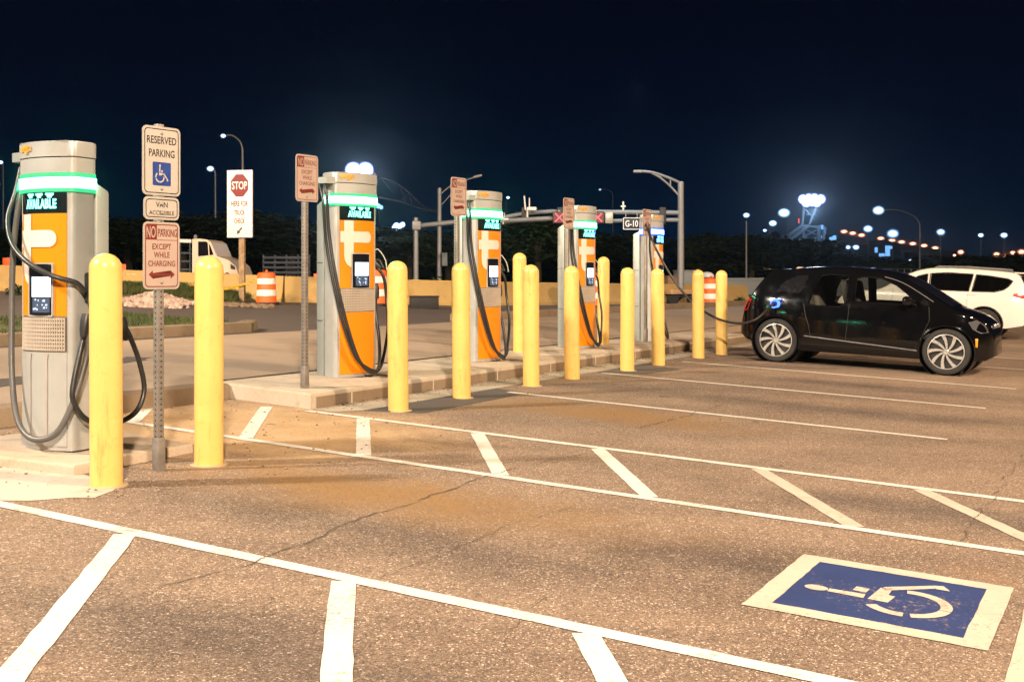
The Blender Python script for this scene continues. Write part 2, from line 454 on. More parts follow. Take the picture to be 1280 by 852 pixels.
def skirt(bm, d):
    be = [e for e in bm.edges if e.is_boundary]
    r = bmesh.ops.extrude_edge_only(bm, edges=be)
    for v in [x for x in r['geom'] if isinstance(x, bmesh.types.BMVert)]: v.co.z -= d
def polysheet(name, pts, h, mat, side=0.0, bev=0.0, sub=0):
    bm = BM(); vs = [bm.verts.new(G(s, t, h)) for s, t in pts]
    f = bm.faces.new(vs)
    if side:
        r = bmesh.ops.extrude_face_region(bm, geom=[f])
        nv = [x for x in r['geom'] if isinstance(x, bmesh.types.BMVert)]
        for v in nv: v.co.z -= side
        bmesh.ops.recalc_face_normals(bm, faces=bm.faces[:])
        if bev:
            top = set(vs)
            es = [e for e in bm.edges if (e.verts[0] in top and e.verts[1] in top)]
            bmesh.ops.bevel(bm, geom=es, offset=bev, segments=3, profile=.5, affect='EDGES')
    return struct(obj(name, bm, mat, smooth=30 if bev else 0))
def strip(bm, pts, w, h, jit=.004, step=.12):
    """painted line along (s, t) points with slightly ragged edges"""
    P = []
    for a, b in zip(pts, pts[1:]):
        L = math.hypot(b[0]-a[0], b[1]-a[1]); n = max(1, int(L/step))
        for k in range(n): P.append((a[0]+(b[0]-a[0])*k/n, a[1]+(b[1]-a[1])*k/n))
    P.append(pts[-1]); prev = None
    for i, p in enumerate(P):
        q0 = P[max(i-1, 0)]; q1 = P[min(i+1, len(P)-1)]
        dx, dy = q1[0]-q0[0], q1[1]-q0[1]; L = math.hypot(dx, dy) or 1
        nx, ny = -dy/L, dx/L
        a = w/2+rnd.uniform(-jit, jit); b = w/2+rnd.uniform(-jit, jit)
        cur = (bm.verts.new(G(p[0]+nx*a, p[1]+ny*a, h)), bm.verts.new(G(p[0]-nx*b, p[1]-ny*b, h)))
        if prev: bm.faces.new((prev[0], cur[0], cur[1], prev[1]))
        prev = cur

# ------------------------------------------------------------------ setting: ground
bm = BM()
xs = sorted(set([-400, -250, -150, -100, -70, -50]+[x for x in range(-40, 41, 2)]+[50, 70, 100, 150, 250, 400]))
ys = sorted(set([-60, -40, -20, -10]+[y for y in range(-4, 72, 2)]+[80, 100, 140, 200, 300, 500, 800]))
gv = [[bm.verts.new(onG(x, y, -.012)) for y in ys] for x in xs]
for i in range(len(xs)-1):
    for j in range(len(ys)-1): bm.faces.new((gv[i][j], gv[i+1][j], gv[i+1][j+1], gv[i][j+1]))
struct(obj('ground', bm, SOIL, smooth=0))
sheet('parking_lot', -12, 64, -8.2, 26, 1.0, 1.0, 0.0, ASPH)
# raised lane behind the kerb, its joint and the asphalt beyond
sheet('lane', -12, 64, -12.3, -8.13, 1.0, 1.0, .15, CONC_LANE, side=.3)
sheet('far_asphalt', -12, 64, -34, -12.31, 1.0, 1.0, .146, ASPH2)
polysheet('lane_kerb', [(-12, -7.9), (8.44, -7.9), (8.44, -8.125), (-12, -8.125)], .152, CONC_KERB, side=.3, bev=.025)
bm = BM(); strip(bm, [(8.3, -8.128), (64, -8.128)], .03, .156, .004); struct(obj('lane_joint', bm, DARKM, smooth=0))
bm = BM()
for s in (3.6, 14.6, 20.0): strip(bm, [(s, -8.2), (s, -12.28)], .014, .153, .003)
struct(obj('lane_joint', bm, ASPH2, smooth=0))
bm = BM()
for (s0, t0, s1, t1, w) in ((4.5, -8.9, 7.4, -9.4, .5), (7.4, -9.4, 9.6, -10.4, .3)): strip(bm, [(s0, t0), (s1, t1)], w, .154, .05)
struct(obj('lane_patch', bm, PATCH, smooth=0))
# island
isl = [(8.42, -6.86), (22.3, -6.95), (22.3, -8.11), (8.46, -8.11)]
polysheet('island', isl, .15, CONC, side=.3, bev=.03)
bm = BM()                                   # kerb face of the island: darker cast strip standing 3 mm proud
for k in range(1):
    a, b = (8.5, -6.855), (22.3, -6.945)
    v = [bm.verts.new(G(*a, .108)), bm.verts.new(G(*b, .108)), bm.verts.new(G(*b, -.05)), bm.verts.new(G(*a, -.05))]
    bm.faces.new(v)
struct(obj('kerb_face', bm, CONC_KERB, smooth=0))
bm = BM()
for s in (9.05, 10.55, 12.0, 13.45, 14.9, 16.4, 17.9, 19.4, 20.9):
    t = -6.853-(s-8.42)*.0065
    v = [bm.verts.new(G(s-.012, t+.0025, .122)), bm.verts.new(G(s+.012, t+.0025, .122)), bm.verts.new(G(s+.012, t+.0025, -.02)), bm.verts.new(G(s-.012, t+.0025, -.02))]
    bm.faces.new(v)
struct(obj('kerb_joint', bm, CONC_BRIGHT, smooth=0))
polysheet('gutter', [(8.42, -6.84), (22.3, -6.93), (22.3, -6.5), (8.7, -6.45), (8.4, -6.6)], .003, GUTTER)
polysheet('patch', [(8.68, -6.44), (11.25, -6.45), (11.1, -5.98), (8.95, -5.93)], .0035, PATCH)
polysheet('patch', [(13.9, -6.42), (15.6, -6.44), (15.35, -5.75), (14.3, -5.85)], .0035, PATCH)
# apron in front of the first charger
def ragged(pts, j=.05, step=.25):
    out = []
    for a, b in zip(pts, pts[1:]+pts[:1]):
        L = math.hypot(b[0]-a[0], b[1]-a[1]); n = max(1, int(L/step))
        for k in range(n):
            out.append((a[0]+(b[0]-a[0])*k/n+rnd.uniform(-j, j), a[1]+(b[1]-a[1])*k/n+rnd.uniform(-j, j)))
    return out
polysheet('apron', ragged([(3.5, -7.6), (5.0, -7.6), (5.02, -5.92), (4.93, -5.50), (4.62, -5.36), (4.3, -5.60), (3.9, -6.2)], .025, .12), .0030, CONC_BRIGHT)
polysheet('pad', [(4.72, -7.25), (4.96, -5.97), (6.05, -6.02), (6.05, -7.25)], .07, CONC_PAD, side=.25, bev=.025)
# median grass kerb
polysheet('median_kerb', [(-6, -12.32), (13.9, -12.55), (14.5, -12.95), (14.35, -13.15), (13.8, -12.8), (-6, -12.56)], .30, CONC_KERB, side=.3, bev=.03)
bm = BM()
def medh(s, t): return .27+.05*mnoise.noise(Vector((s*.7, t*.7, 0)))
mp_ = [[bm.verts.new(G(s, t, medh(s, t) if t < -12.7 else .285)) for t in [-12.58-.4*j for j in range(9)]] for s in [-6+.5*i for i in range(41)]]
for i in range(40):
    for j in range(8): bm.faces.new((mp_[i][j], mp_[i+1][j], mp_[i+1][j+1], mp_[i][j+1]))
skirt(bm, .4)
struct(obj('grass_bed', bm, simple('grass_soil', (.05, .055, .022), .95, 0, .4, 3, .4), smooth=60))
def blades(name, spots, hmin, hmax, mat):
    bm = BM()
    for p in spots:
        for k in range(3):
            a = rnd.uniform(0, 2*PI); w = rnd.uniform(.006, .014); h = rnd.uniform(hmin, hmax)
            q = Vector(p)+Vector((rnd.uniform(-.05, .05), rnd.uniform(-.05, .05), 0))
            d = Vector((math.cos(a), math.sin(a), 0)); lean = Vector((rnd.uniform(-.5, .5), rnd.uniform(-.5, .5), 1))*h
            v = [bm.verts.new(q-d*w), bm.verts.new(q+d*w), bm.verts.new(q+lean)]
            bm.faces.new(v)
    return stuff(obj(name, bm, mat, smooth=0))
sp = []
for k in range(9000):
    s = rnd.uniform(1, 14.0); t = rnd.uniform(-15.7, -12.6)
    if mnoise.noise(Vector((s*.9, t*.9, 4))) > -.22: sp.append(G(s, t, medh(s, t)-.02))
blades('grass', sp, .03, .11, GRASSM)

# painted lines
LW = .098
bm = BM()
strip(bm, [(4.168, -7.2), (4.168, 0.6)], LW, .0045, .003)
strip(bm, [(6.725, -7.5), (6.725, 1.2)], .09, .0045, .003)
strip(bm, [(8.29, -6.80), (8.29, 1.2)], .09, .0045, .003)
strip(bm, [(11.03, -6.18), (10.93, -1.53)], .088, .0045, .003)
strip(bm, [(13.89, -6.33), (13.85, -1.53)], .088, .0045, .003)
strip(bm, [(16.57, -6.2), (16.60, -1.45)], .088, .0045, .003)
strip(bm, [(20.0, -6.1), (20.2, -1.3)], .088, .0045, .003)
strip(bm, [(22.8, -6.1), (22.8, -1.3)], .088, .0045, .003)
struct(obj('parking_line', bm, PAINT, smooth=0))
bm = BM()
for (a, b) in ((-8.1, -7.42), (-7.25, -6.17), (-6.12, -5.02), (-4.92, -3.85), (-3.80, -2.75)):
    sa = 8.245 if a > -7.9 else 7.6
    strip(bm, [(sa, a), (6.77, b)], .115, .0040, .003)
struct(obj('hatch_line', bm, PAINT, smooth=0))
bm = BM()
for (a, b) in ((-2.48, -1.46), (-1.33, -.33)): strip(bm, [(8.245, a), (6.77, b)], .115, .0040, .004)
strip(bm, [(5.9, -.40), (3.6, -.36)], .12, .0040, .004)
struct(obj('hatch_line', bm, PAINT_W, smooth=0))
bm = BM()
for (a, b) in ((-4.57, -3.27), (-3.17, -1.90), (-1.95, -.70)): strip(bm, [(4.12, a), (2.4, b)], .112, .0040, .004)
struct(obj('hatch_line', bm, PAINT, smooth=0))
# accessible parking marking: frame, blue field and the wheelchair symbol
def isa_shapes():
    S = []
    S.append([(.42+.050*math.cos(a), .865+.070*math.sin(a)) for a in [2*PI*k/20 for k in range(20)]])       # head
    S.append([(.388, .792), (.446, .792), (.452, .585), (.376, .578)])                                       # torso
    S.append([(.495, .67), (.575, .665), (.57, .585), (.485, .59)])                                          # arm
    S.append([(.375, .555), (.63, .535), (.655, .47), (.51, .465), (.505, .425), (.37, .44)])                 # seat
    S.append([(.625, .53), (.66, .515), (.845, .275), (.795, .25), (.59, .50)])                               # leg
    S.append([(.79, .245), (.85, .275), (.875, .215), (.79, .165)])                                          # foot
    def arc(a0, a1, r0=.185, r1=.25, cx=.42, cz=.345, n=18):
        o = [(cx+r1*math.cos(R(a0+(a1-a0)*k/n)), cz+r1*math.sin(R(a0+(a1-a0)*k/n))) for k in range(n+1)]
        i = [(cx+r0*math.cos(R(a0+(a1-a0)*k/n)), cz+r0*math.sin(R(a0+(a1-a0)*k/n))) for k in range(n+1)]
        return list(zip(o, i))
    A = [arc(128, 186), arc(196, 262), arc(264, 370)]
    return S, A
def isa(bm, put):
    S, A = isa_shapes()
    for poly in S:
        f = bm.faces.new([bm.verts.new(put(x, z)) for x, z in poly])
    for arc in A:
        vs = [(bm.verts.new(put(*o)), bm.verts.new(put(*i))) for o, i in arc]
        for a, b in zip(vs, vs[1:]): bm.faces.new((a[0], b[0], b[1], a[1]))
s0, s1, t0, t1 = 4.88, 5.945, -1.545, -.53; b_ = .108
bm = BM()
for a in ([(s0, t0+b_/2), (s1, t0+b_/2)], [(s0, t1-b_/2), (s1, t1-b_/2)]): strip(bm, a, b_, .0040, .003, .06)
for a in ([(s0+b_/2, t0+b_-.003), (s0+b_/2, t1-b_+.003)], [(s1-b_/2, t0+b_-.003), (s1-b_/2, t1-b_+.003)]): strip(bm, a, b_, .0045, .003, .06)
struct(obj('accessible_bay_marking', bm, PAINT_W, smooth=0))
polysheet('accessible_bay_field', [(s0+b_, t0+b_), (s1-b_, t0+b_), (s1-b_, t1-b_), (s0+b_, t1-b_)], .0035, BLUEP)
bm = BM()
q0, q1, w0, w1 = s0+b_, s1-b_, t0+b_, t1-b_
isa(bm, lambda x, z: G(q0+(q1-q0)*(x*1.04-.01), w1-(w1-w0)*(z*.98+.02), .0060))
bmesh.ops.triangulate(bm, faces=bm.faces[:])
struct(obj('accessible_symbol', bm, PAINT_W, smooth=0))
# cracks
def crack(pix, w=.012):
    bm = BM(); pts = []
    for (u, v) in pix:
        r = Vector(((u-CU)/F, 1, (CV-v)/F)); k = -CAMH/(r.z+.0385*r.x-.0157)
        p = r*k; pts.append((p.dot(D1), p.dot(D2)))
    P = []
    for a, b in zip(pts, pts[1:]):
        L = math.hypot(b[0]-a[0], b[1]-a[1]); n = max(3, int(L/.035))
        for k in range(n): P.append((a[0]+(b[0]-a[0])*k/n, a[1]+(b[1]-a[1])*k/n))
    prev = None; sd = rnd.uniform(0, 99)
    for i, p in enumerate(P):
        q = (p[0]+.05*mnoise.noise(Vector((i*.11, sd, 0)))+.022*mnoise.noise(Vector((i*.55, sd, 3))), p[1]+.05*mnoise.noise(Vector((i*.11, sd, 7)))+.022*mnoise.noise(Vector((i*.55, sd, 9))))
        ww = w*max(.12, .5+.9*mnoise.noise(Vector((i*.23, sd, 5))))*.5
        cur = (bm.verts.new(G(q[0], q[1]+ww, .0055)), bm.verts.new(G(q[0], q[1]-ww, .0055)))
        if prev: bm.faces.new((prev[0], cur[0], cur[1], prev[1]))
        prev = cur
    struct(obj('pavement_crack', bm, simple('crack_dark', (.055, .042, .034), .95), smooth=0))
crack([(95, 775), (200, 735), (310, 705), (365, 682), (420, 660), (480, 640), (560, 614), (620, 592), (690, 575), (740, 567)], .011)
crack([(800, 535), (850, 522), (905, 505)], .018)
crack([(470, 722), (560, 690), (640, 655), (720, 632)], .006)
crack([(1285, 560), (1250, 612), (1215, 655), (1190, 685)], .008)
crack([(690, 740), (640, 790), (600, 840)], .005)

bm = BM()
for k in range(900):
    s_ = rnd.uniform(4.5, 21); q = rnd.random()
    t_ = (-6.84-.0065*(s_-8.42)+abs(rnd.gauss(0, .10))) if (q < .7 and s_ > 8.6) else (rnd.uniform(-7.8, -5.0) if s_ < 8.4 else rnd.uniform(-6.8, 0))
    r_ = rnd.uniform(.003, .011); p = G(s_, t_, .003+r_*.4)
    res = bmesh.ops.create_icosphere(bm, subdivisions=1, radius=r_)
    for v in res['verts']: v.co = Vector((v.co.x*rnd.uniform(.7, 1.6), v.co.y*rnd.uniform(.7, 1.4), v.co.z*.7))+p
stuff(obj('grit', bm, simple('grit_stone', (.22, .16, .11), .95, 0, .5, 9), smooth=0))
bm = BM()
for k in range(70):
    s_ = rnd.uniform(8.7, 20); t_ = -6.85-.0065*(s_-8.42)+abs(rnd.gauss(0, .07)); p = G(s_, t_, .012); a = rnd.uniform(0, 6); w = rnd.uniform(.012, .03)
    d = Vector((math.cos(a), math.sin(a), rnd.uniform(-.2, .3)))*w; e = Vector((-math.sin(a), math.cos(a), rnd.uniform(-.2, .5)))*w*.6
    bm.faces.new([bm.verts.new(p+d), bm.verts.new(p+e), bm.verts.new(p-d*.9), bm.verts.new(p-e+Vector((0, 0, .008)))])
stuff(obj('fallen_leaves', bm, simple('dry_leaf', (.16, .085, .03), .8, 0, .5, 9), smooth=0))
# ------------------------------------------------------------------ bollards
BH = 1.435
def make_bollard(label, ring):
    t = thing('bollard', label, 'bollard', (0, 0, 0), 0, 'yellow bollards along the charging island')
    bm = BM(); r = .098
    prof = [(r, -.06), (r, BH-r*.95)]+[(r*math.cos(R(a)), BH-r*.95+r*.95*math.sin(R(a))) for a in range(10, 90, 8)]+[(0, BH)]
    lathe(bm, prof, 36)
    obj('sleeve', bm, YEL, t, 50)
    if ring:
        bm = BM(); lathe(bm, [(.13, -.05), (.13, .003), (.125, .005), (0.0, .006)], 28)
        obj('footing', bm, CONC_APRON, t, 40)
    return t
bolls = [((4.892, -5.593), 1, 'yellow bollard nearest the camera, in front of the silver based charger'),
 ((5.792, -5.612), 1, 'yellow bollard just right of the reserved parking sign post'),
 ((8.928, -6.208), 1, 'yellow bollard on the dark asphalt patch beside the charger with two bright floodlights above'),
 ((10.217, -6.291), 1, 'yellow bollard directly in front of the third charger'),
 ((11.803, -6.299), 1, 'yellow bollard in front of the kerb, with another bollard standing close behind its left edge'),
 ((12.934, -6.314), 0, 'yellow bollard directly in front of the fourth charger'),
 ((14.523, -6.236), 1, 'yellow bollard on the small dark patch, between fourth and fifth charger'),
 ((15.728, -6.251), 0, 'yellow bollard directly in front of the blue lit charger'),
 ((17.536, -6.274), 0, 'yellow bollard crossed by the charging cable, left of the orange drum'),
 ((18.543, -6.221), 0, 'yellow bollard nearest the rear of the black car')]
pb = {0: make_bollard(bolls[3][2], False), 1: make_bollard(bolls[0][2], True)}
used = {0: False, 1: False}
def put_bollard(loc, ring, label, sc_=1.0):
    o = pb[ring] if not used[ring] else copy_tree(pb[ring])
    used[ring] = True; o['label'] = label; o.location = loc; o.rotation_euler = (rnd.uniform(-.009, .009), rnd.uniform(-.009, .009), rnd.uniform(0, 6))
for (st, ring, lb) in bolls: put_bollard(G(*st), ring, lb)
put_bollard(G(14.315, -7.824, .15), 0, 'yellow bollard standing up on the island right of the third charger')
put_bollard(G(16.93, -7.696, .15), 0, 'yellow bollard standing up on the island right of the fourth charger')

# ------------------------------------------------------------------ chargers
CW, CD, CH = .54, .24, 2.0          # width, depth of the front column, height
def colplan(w, d, bulge=.05, r=.07, n=6):
    """front column plan: flat-ish bowed front at -y, big rounded sides"""
    out = []
    for k in range(n+1):             # front-left corner to front-right, bowed
        f = k/n; x = -w/2+.05+(w-.10)*f
        out.append((x, -d/2-bulge*(1-(2*f-1)**2)))
    for k in range(1, n+1):
        a = R(-90+90*k/n); out.append((w/2-.05+.05*math.cos(a), -d/2+.05+.05*math.sin(a)))
    for k in range(0, n+1):
        a = R(90*k/n); out.append((w/2-r+r*math.cos(a), d/2-r+r*math.sin(a)))
    for k in range(0, n+1):
        a = R(90+90*k/n); out.append((-w/2+r+r*math.cos(a), d/2-r+r*math.sin(a)))
    for k in range(0, n):
        a = R(180+90*k/n); out.append((-w/2+.05+.05*math.cos(a), -d/2+.05+.05*math.sin(a)))
    return out
def yfront(x, w=CW, d=CD, bulge=.05):
    f = min(1, max(0, (x+w/2-.05)/(w-.10))); return -d/2-bulge*(1-(2*f-1)**2)
def fpanel(name, x0, x1, z0, z1, off, thick, mat, parent, n=10):
    """panel that follows the bowed front"""
    bm = BM(); rows = []
    for k in range(n+1):
        x = x0+(x1-x0)*k/n; y = yfront(x)-off
        rows.append([bm.verts.new((x, y, z0)), bm.verts.new((x, y, z1)), bm.verts.new((x, y+thick, z1)), bm.verts.new((x, y+thick, z0))])
    for a, b in zip(rows, rows[1:]):
        for i in range(4): bm.faces.new((a[i], b[i], b[(i+1) % 4], a[(i+1) % 4]))
    bm.faces.new(rows[0][::-1]); bm.faces.new(rows[-1])
    return obj(name, bm, mat, parent, 30)
def bend(o, off):
    for v in o.data.vertices: v.co.y = yfront(v.co.x)-off+(v.co.y if abs(v.co.y) < .02 else 0)
    return o
def make_charger(label, led, txt, word, lower_silver, group):
    t = thing('charging_station', label, 'charging station', (0, 0, 0), 0, group)
    # base and column
    bm = BM(); prism(bm, colplan(CW-.01, CD), .0, 1.671)
    obj('column', bm, SILV, t, 40)
    bm = BM(); prism(bm, colplan(CW-.03, CD-.02), -.08, .004); obj('plinth', bm, DARKM, t, 40)
    bm = BM(); prism(bm, colplan(CW+.012, CD+.012), 1.7965, 1.893); obj('collar', bm, SILV, t, 40)
    bm = BM(); prism(bm, colplan(CW+.02, CD+.02), 1.900, 2.0)
    es = [e for e in bm.edges if all(abs(v.co.z-2.0) < 1e-5 for v in e.verts)]
    bmesh.ops.bevel(bm, geom=es, offset=.012, segments=2, profile=.5, affect='EDGES')
    cap = obj('cap', bm, SILV, t, 35)
    bm = BM(); text_bm(bm, 'evgo', -.145, 1.95, .15, .055, -.003, weight=.03)
    w = bend(obj('lettering', bm, ORANGE_T, cap, 0), .018)
    bm = BM(); prism(bm, colplan(CW-.004, CD-.004), 1.695, 1.900); obj('neck', bm, DARKM, t, 40)
    # light ring
    bm = BM(); prism(bm, colplan(CW+.024, CD+.024), 1.697, 1.766); lb_ = obj('light_bar', bm, led, t, 40)
    bm = BM(); prism(bm, colplan(CW+.019, CD+.019), 1.672, 1.6965); prism(bm, colplan(CW+.019, CD+.019), 1.7665, 1.796); pieces('glow_fringe', bm, GLOWG if led is LEDG else GLOWB, lb_, 40)  # emissive strips imitate the bar's glow above and below it
    # rear cabinet
    bm = BM(); box(bm, 0, CD/2+.065, .875, CW-.05, .13, 1.75, .015)
    for v in bm.verts:
        if v.co.z > 1.7: v.co.z -= (v.co.y-CD/2)*.45
    obj('rear_cabinet', bm, GREYCAB, t, 35)
    bm = BM()
    for z in (.55, 1.12): box(bm, -CW/2+.022, CD/2+.065, z, .006, .10, .004)
    pieces('panel_seam', bm, DARKM, t, 0)
    # status display
    fx0, fx1 = -CW/2+.055, CW/2-.05
    d = fpanel('status_display', fx0, fx1, 1.535, 1.670, .006, .03, BLACKG, t)
    bm = BM(); text_bm(bm, word, .008, 1.595, .29, .062, -.002, weight=.03, spacing=1.05)
    bend(obj('lettering', bm, txt, d, 0), .008)
    bm = BM()
    for x in (-.085, .008, .10):              # three plug icons
        frontplate(bm, [(x-.032, 1.662), (x+.032, 1.662), (x+.032, 1.652), (x+.016, 1.645), (x+.016, 1.634), (x-.016, 1.634), (x-.016, 1.645), (x-.032, 1.652)], -.003, 0)
    for o_ in pieces('plug_icon', bm, txt, d, 0): bend(o_, .008)
    # orange panel and its pale mark
    p = fpanel('orange_panel', fx0, fx1, .868, 1.532, .004, .03, ORANGE, t)
    bm = BM()
    bw = .10; xv = -.128
    frontplate(bm, [(xv-bw/2, 1.530), (xv+bw/2, 1.530), (xv+bw/2, 1.10), (xv+bw/2-.004, 1.065), (xv+.02, 1.075), (xv-.02, 1.10), (xv-bw/2+.008, 1.14), (xv-bw/2, 1.19)], -.0015, 0)
    hz = [(fx0+.002, 1.315), (fx0+.002, 1.425)]+[(.10+.055*math.sin(R(a)), 1.370+.055*math.cos(R(a))) for a in range(0, 181, 20)]
    top = [(x, z) for x, z in hz]
    pl = [(xv-bw/2-.0005, 1.315), (fx0+.002, 1.315), (fx0+.002, 1.425), (xv-bw/2-.0005, 1.425)]
    frontplate(bm, pl, -.0015, 0)
    pr = [(xv+bw/2+.0005, 1.315), (xv+bw/2+.0005, 1.425)]
    for k in range(1, 8): pr.append((xv+bw/2+(.10-xv-bw/2)*k/8, 1.425))
    pr += [(.10+.055*math.sin(R(a)), 1.370+.055*math.cos(R(a))) for a in range(0, 181, 15)]
    for k in range(7, 0, -1): pr.append((xv+bw/2+(.10-xv-bw/2)*k/8, 1.315))
    frontplate(bm, pr, -.0015, 0)
    bend(obj('pale_mark', bm, LOGO, p, 0), .0095)
    # touch screen
    s = fpanel('screen_unit', -.095, .125, .872, 1.205, .012, .03, BLACKG, t, 6)
    bm = BM(); ringplate(bm, rrect(.015, 1.0385, .236, .349, .012, 3), rrect(.015, 1.0385, .216, .329, .006, 3), -.007, .02)
    bend(obj('screen_frame', bm, SILV, s, 0), .010)
    fpanel('screen', -.062, .112, .992, 1.122, .0145, .003, SCRW, s, 4)
    fpanel('keypad', -.055, .105, .892, .985, .0145, .003, SCRB, s, 4)
    bm = BM()
    for k in range(14): box(bm, rnd.uniform(-.04, .09), -.002, rnd.uniform(.90, .975), rnd.uniform(.008, .02), .001, rnd.uniform(.006, .014))
    for o_ in pieces('keypad_button', bm, emis('keypad_white', (.7, .85, 1.0), 1.2, False), s, 0): bend(o_, .0155)
    # grille
    g = fpanel('grille', fx0, fx1, .640, .862, .006, .03, GRILLED, t)
    bm = BM()
    for i in range(9):
        z = .652+i*.0248
        n = 10
        rows = []
        for k in range(n+1):
            x = fx0+.008+(fx1-fx0-.016)*k/n; y = yfront(x)
            rows.append([bm.verts.new((x, y-.010, z-.0065)), bm.verts.new((x, y-.010, z+.0065)), bm.verts.new((x, y-.004, z+.0065)), bm.verts.new((x, y-.004, z-.0065))])
        for a, b in zip(rows, rows[1:]):
            for q in range(4): bm.faces.new((a[q], b[q], b[(q+1) % 4], a[(q+1) % 4]))
    for k in range(25):
        x = fx0+.01+(fx1-fx0-.02)*k/24
        box(bm, x, yfront(x)-.0085, .751, .0085, .005, .214)
    obj('grille_bars', bm, GRILLE, g, 30)
    # lower panel
    if lower_silver:
        fpanel('lower_panel', fx0, fx1, .03, .634, .004, .03, SILV, t)
        bm = BM()
        for x in (-.09, .075):
            frontplate(bm, [(x-.006, .08), (x+.006, .08), (x+.006, .59), (x+.016, .625), (x-.016, .625), (x-.006, .59)], -.002, 0)
        bend(obj('panel_groove', bm, simple('groove_grey', (.30, .27, .24), .5), t, 0), .0075)
    else:
        fpanel('lower_panel', fx0, fx1, .03, .634, .004, .03, ORANGE, t)
    # cable arm at the top left
    bm = BM(); prism(bm, [(-CW/2+.02, .0), (-CW/2-.10, .05), (-CW/2-.135, .02), (-CW/2-.09, -.10), (-CW/2+.02, -.12)], 1.885, 1.945)
    box(bm, -CW/2-.02, -.02, 1.80, .09, .07, .05, .012)
    obj('cable_arm', bm, GREYCAB, t, 30)
    # holsters on the right side
    bm = BM()
    box(bm, CW/2+.005, .05, 1.05, .04, .11, .20, .015); box(bm, CW/2+.005, .06, .80, .04, .09, .13, .015)
    pieces('holster', bm, DARKM, t, 35)
    return t
def connector(t, p, d, up=(0, 0, 1)):
    """plug grip at p pointing along d"""
    bm = BM(); p = Vector(p); d = Vector(d).normalized()
    tube(bm, [p-d*.10, p-d*.05, p, p+d*.05], [.022, .034, .04, .036], 12)
    tube(bm, catmull([p-d*.02+Vector((0, 0, .03)), p-d*.07+Vector((0, 0, .07)), p-d*.13+Vector((0, 0, .02))], 5), .014, 8)
    return obj('connector', bm, BLACKP, t, 40)
def cable(t, pts, r=.017, mat=None, n=10):
    bm = BM(); tube(bm, catmull(pts, n), r, 10); return obj('cable', bm, mat or RUBBER, t, 60)
GRP = 'orange fast chargers in a row'
ax, az = -CW/2-.09, 1.90
def std_cables(t):
    cable(t, [(ax+.02, -.03, az+.01), (ax-.01, -.12, 1.78), (-0.338, -0.115, 1.40), (-0.297, -0.185, .95), (-0.211, -0.245, .52), (-0.081, -0.275, .17), (0.090, -0.265, .035), (0.216, -0.215, .10), (0.293, -0.115, .35), (0.310, -0.035, .62), (0.310, -0.040, .82)], .0175)
    cable(t, [(ax-.02, .0, az-.01), (ax-.04, -.10, 1.70), (-0.360, -0.095, 1.32), (-0.315, -0.165, .90), (-0.234, -0.225, .50), (-0.108, -0.255, .20), (0.054, -0.260, .075), (0.198, -0.235, .06), (0.310, -0.175, .20), (0.410, -0.115, .48), (0.450, -0.035, .76), (0.414, -0.030, .98), (0.342, 0.030, 1.10)], .0165)
    connector(t, (0.317, -0.020, .86), (0, .25, 1)); connector(t, (0.338, 0.040, 1.12), (-0.540, 0.400, .5))
    cable(t, [(0.297, 0.020, 1.20), (0.342, -0.020, 1.26), (0.396, -0.080, 1.16), (0.405, -0.100, 1.05)], .007, simple('holster_wire', (0.405, 0.420, .38), .4))
c2 = make_charger('orange charger with bright white floodlights shining just above its top', LEDG, TXTG, 'AVAILABLE', False, GRP)
std_cables(c2)
c3 = copy_tree(c2); c3['label'] = 'orange charger third from left, sign post and bollard covering its left side'
c4 = copy_tree(c2); c4['label'] = 'orange charger with green band standing between two red X lane signals'
for o, st in ((c2, (9.92, -7.54)), (c3, (12.72, -7.52)), (c4, (15.92, -7.63))):
    o.location = G(*st, .152); o.rotation_euler = (0, 0, ANG_ROW-R(15 if o is c2 else 8)); o.scale = (1.08, 1, 1.1)
c5 = make_charger('charger with blue light band and display, its cable plugged into the black car', LEDB, TXTB, 'IN USE', False, GRP)
c5.location = G(18.60, -7.52, .152); c5.rotation_euler = (0, 0, ANG_ROW); c5.scale = (1.05, 1, 1.1)
c1 = make_charger('large charger at far left with silver lower panel, on its own concrete pad', LEDG, TXTG, 'AVAILABLE', True, GRP)
c1.location = G(5.32, -6.56, .072); c1.rotation_euler = (0, 0, R(-26.4)); c1.scale = (.955, .955, 1.05)
cable(c1, [(ax, .0, az), (-0.338, -0.055, 1.66), (-0.365, -0.085, 1.30), (-0.347, -0.115, .88), (-0.270, -0.175, .46), (-0.126, -0.245, .19), (0.054, -0.265, .085), (0.225, -0.215, .13), (0.306, -0.135, .34), (0.324, -0.035, .62), (0.324, -0.030, .80)], .021, CABLEG)
cable(c1, [(ax+.03, -.04, az-.02), (-0.310, -0.115, 1.68), (-0.293, -0.195, 1.50), (-0.171, -0.255, 1.33), (0.018, -0.275, 1.21), (0.198, -0.235, 1.13), (0.302, -0.115, 1.085), (0.324, -0.060, 1.03)], .0175)
cable(c1, [(.30, -.02, .80), (.305, -.08, .64), (.31, -.14, .46), (.315, -.15, .33), (.33, -.04, .20), (.34, .18, .15), (.345, .40, .20), (.34, .50, .34), (.33, .47, .52), (.32, .40, .68), (.30, .34, .80)], .0185)
connector(c1, (0.317, 0.020, 1.0), (-.3, .3, 1)); connector(c1, (.30, .32, .80), (-.2, -.1, 1))
connector(c1, (0.317, -0.040, .83), (0, .25, 1))
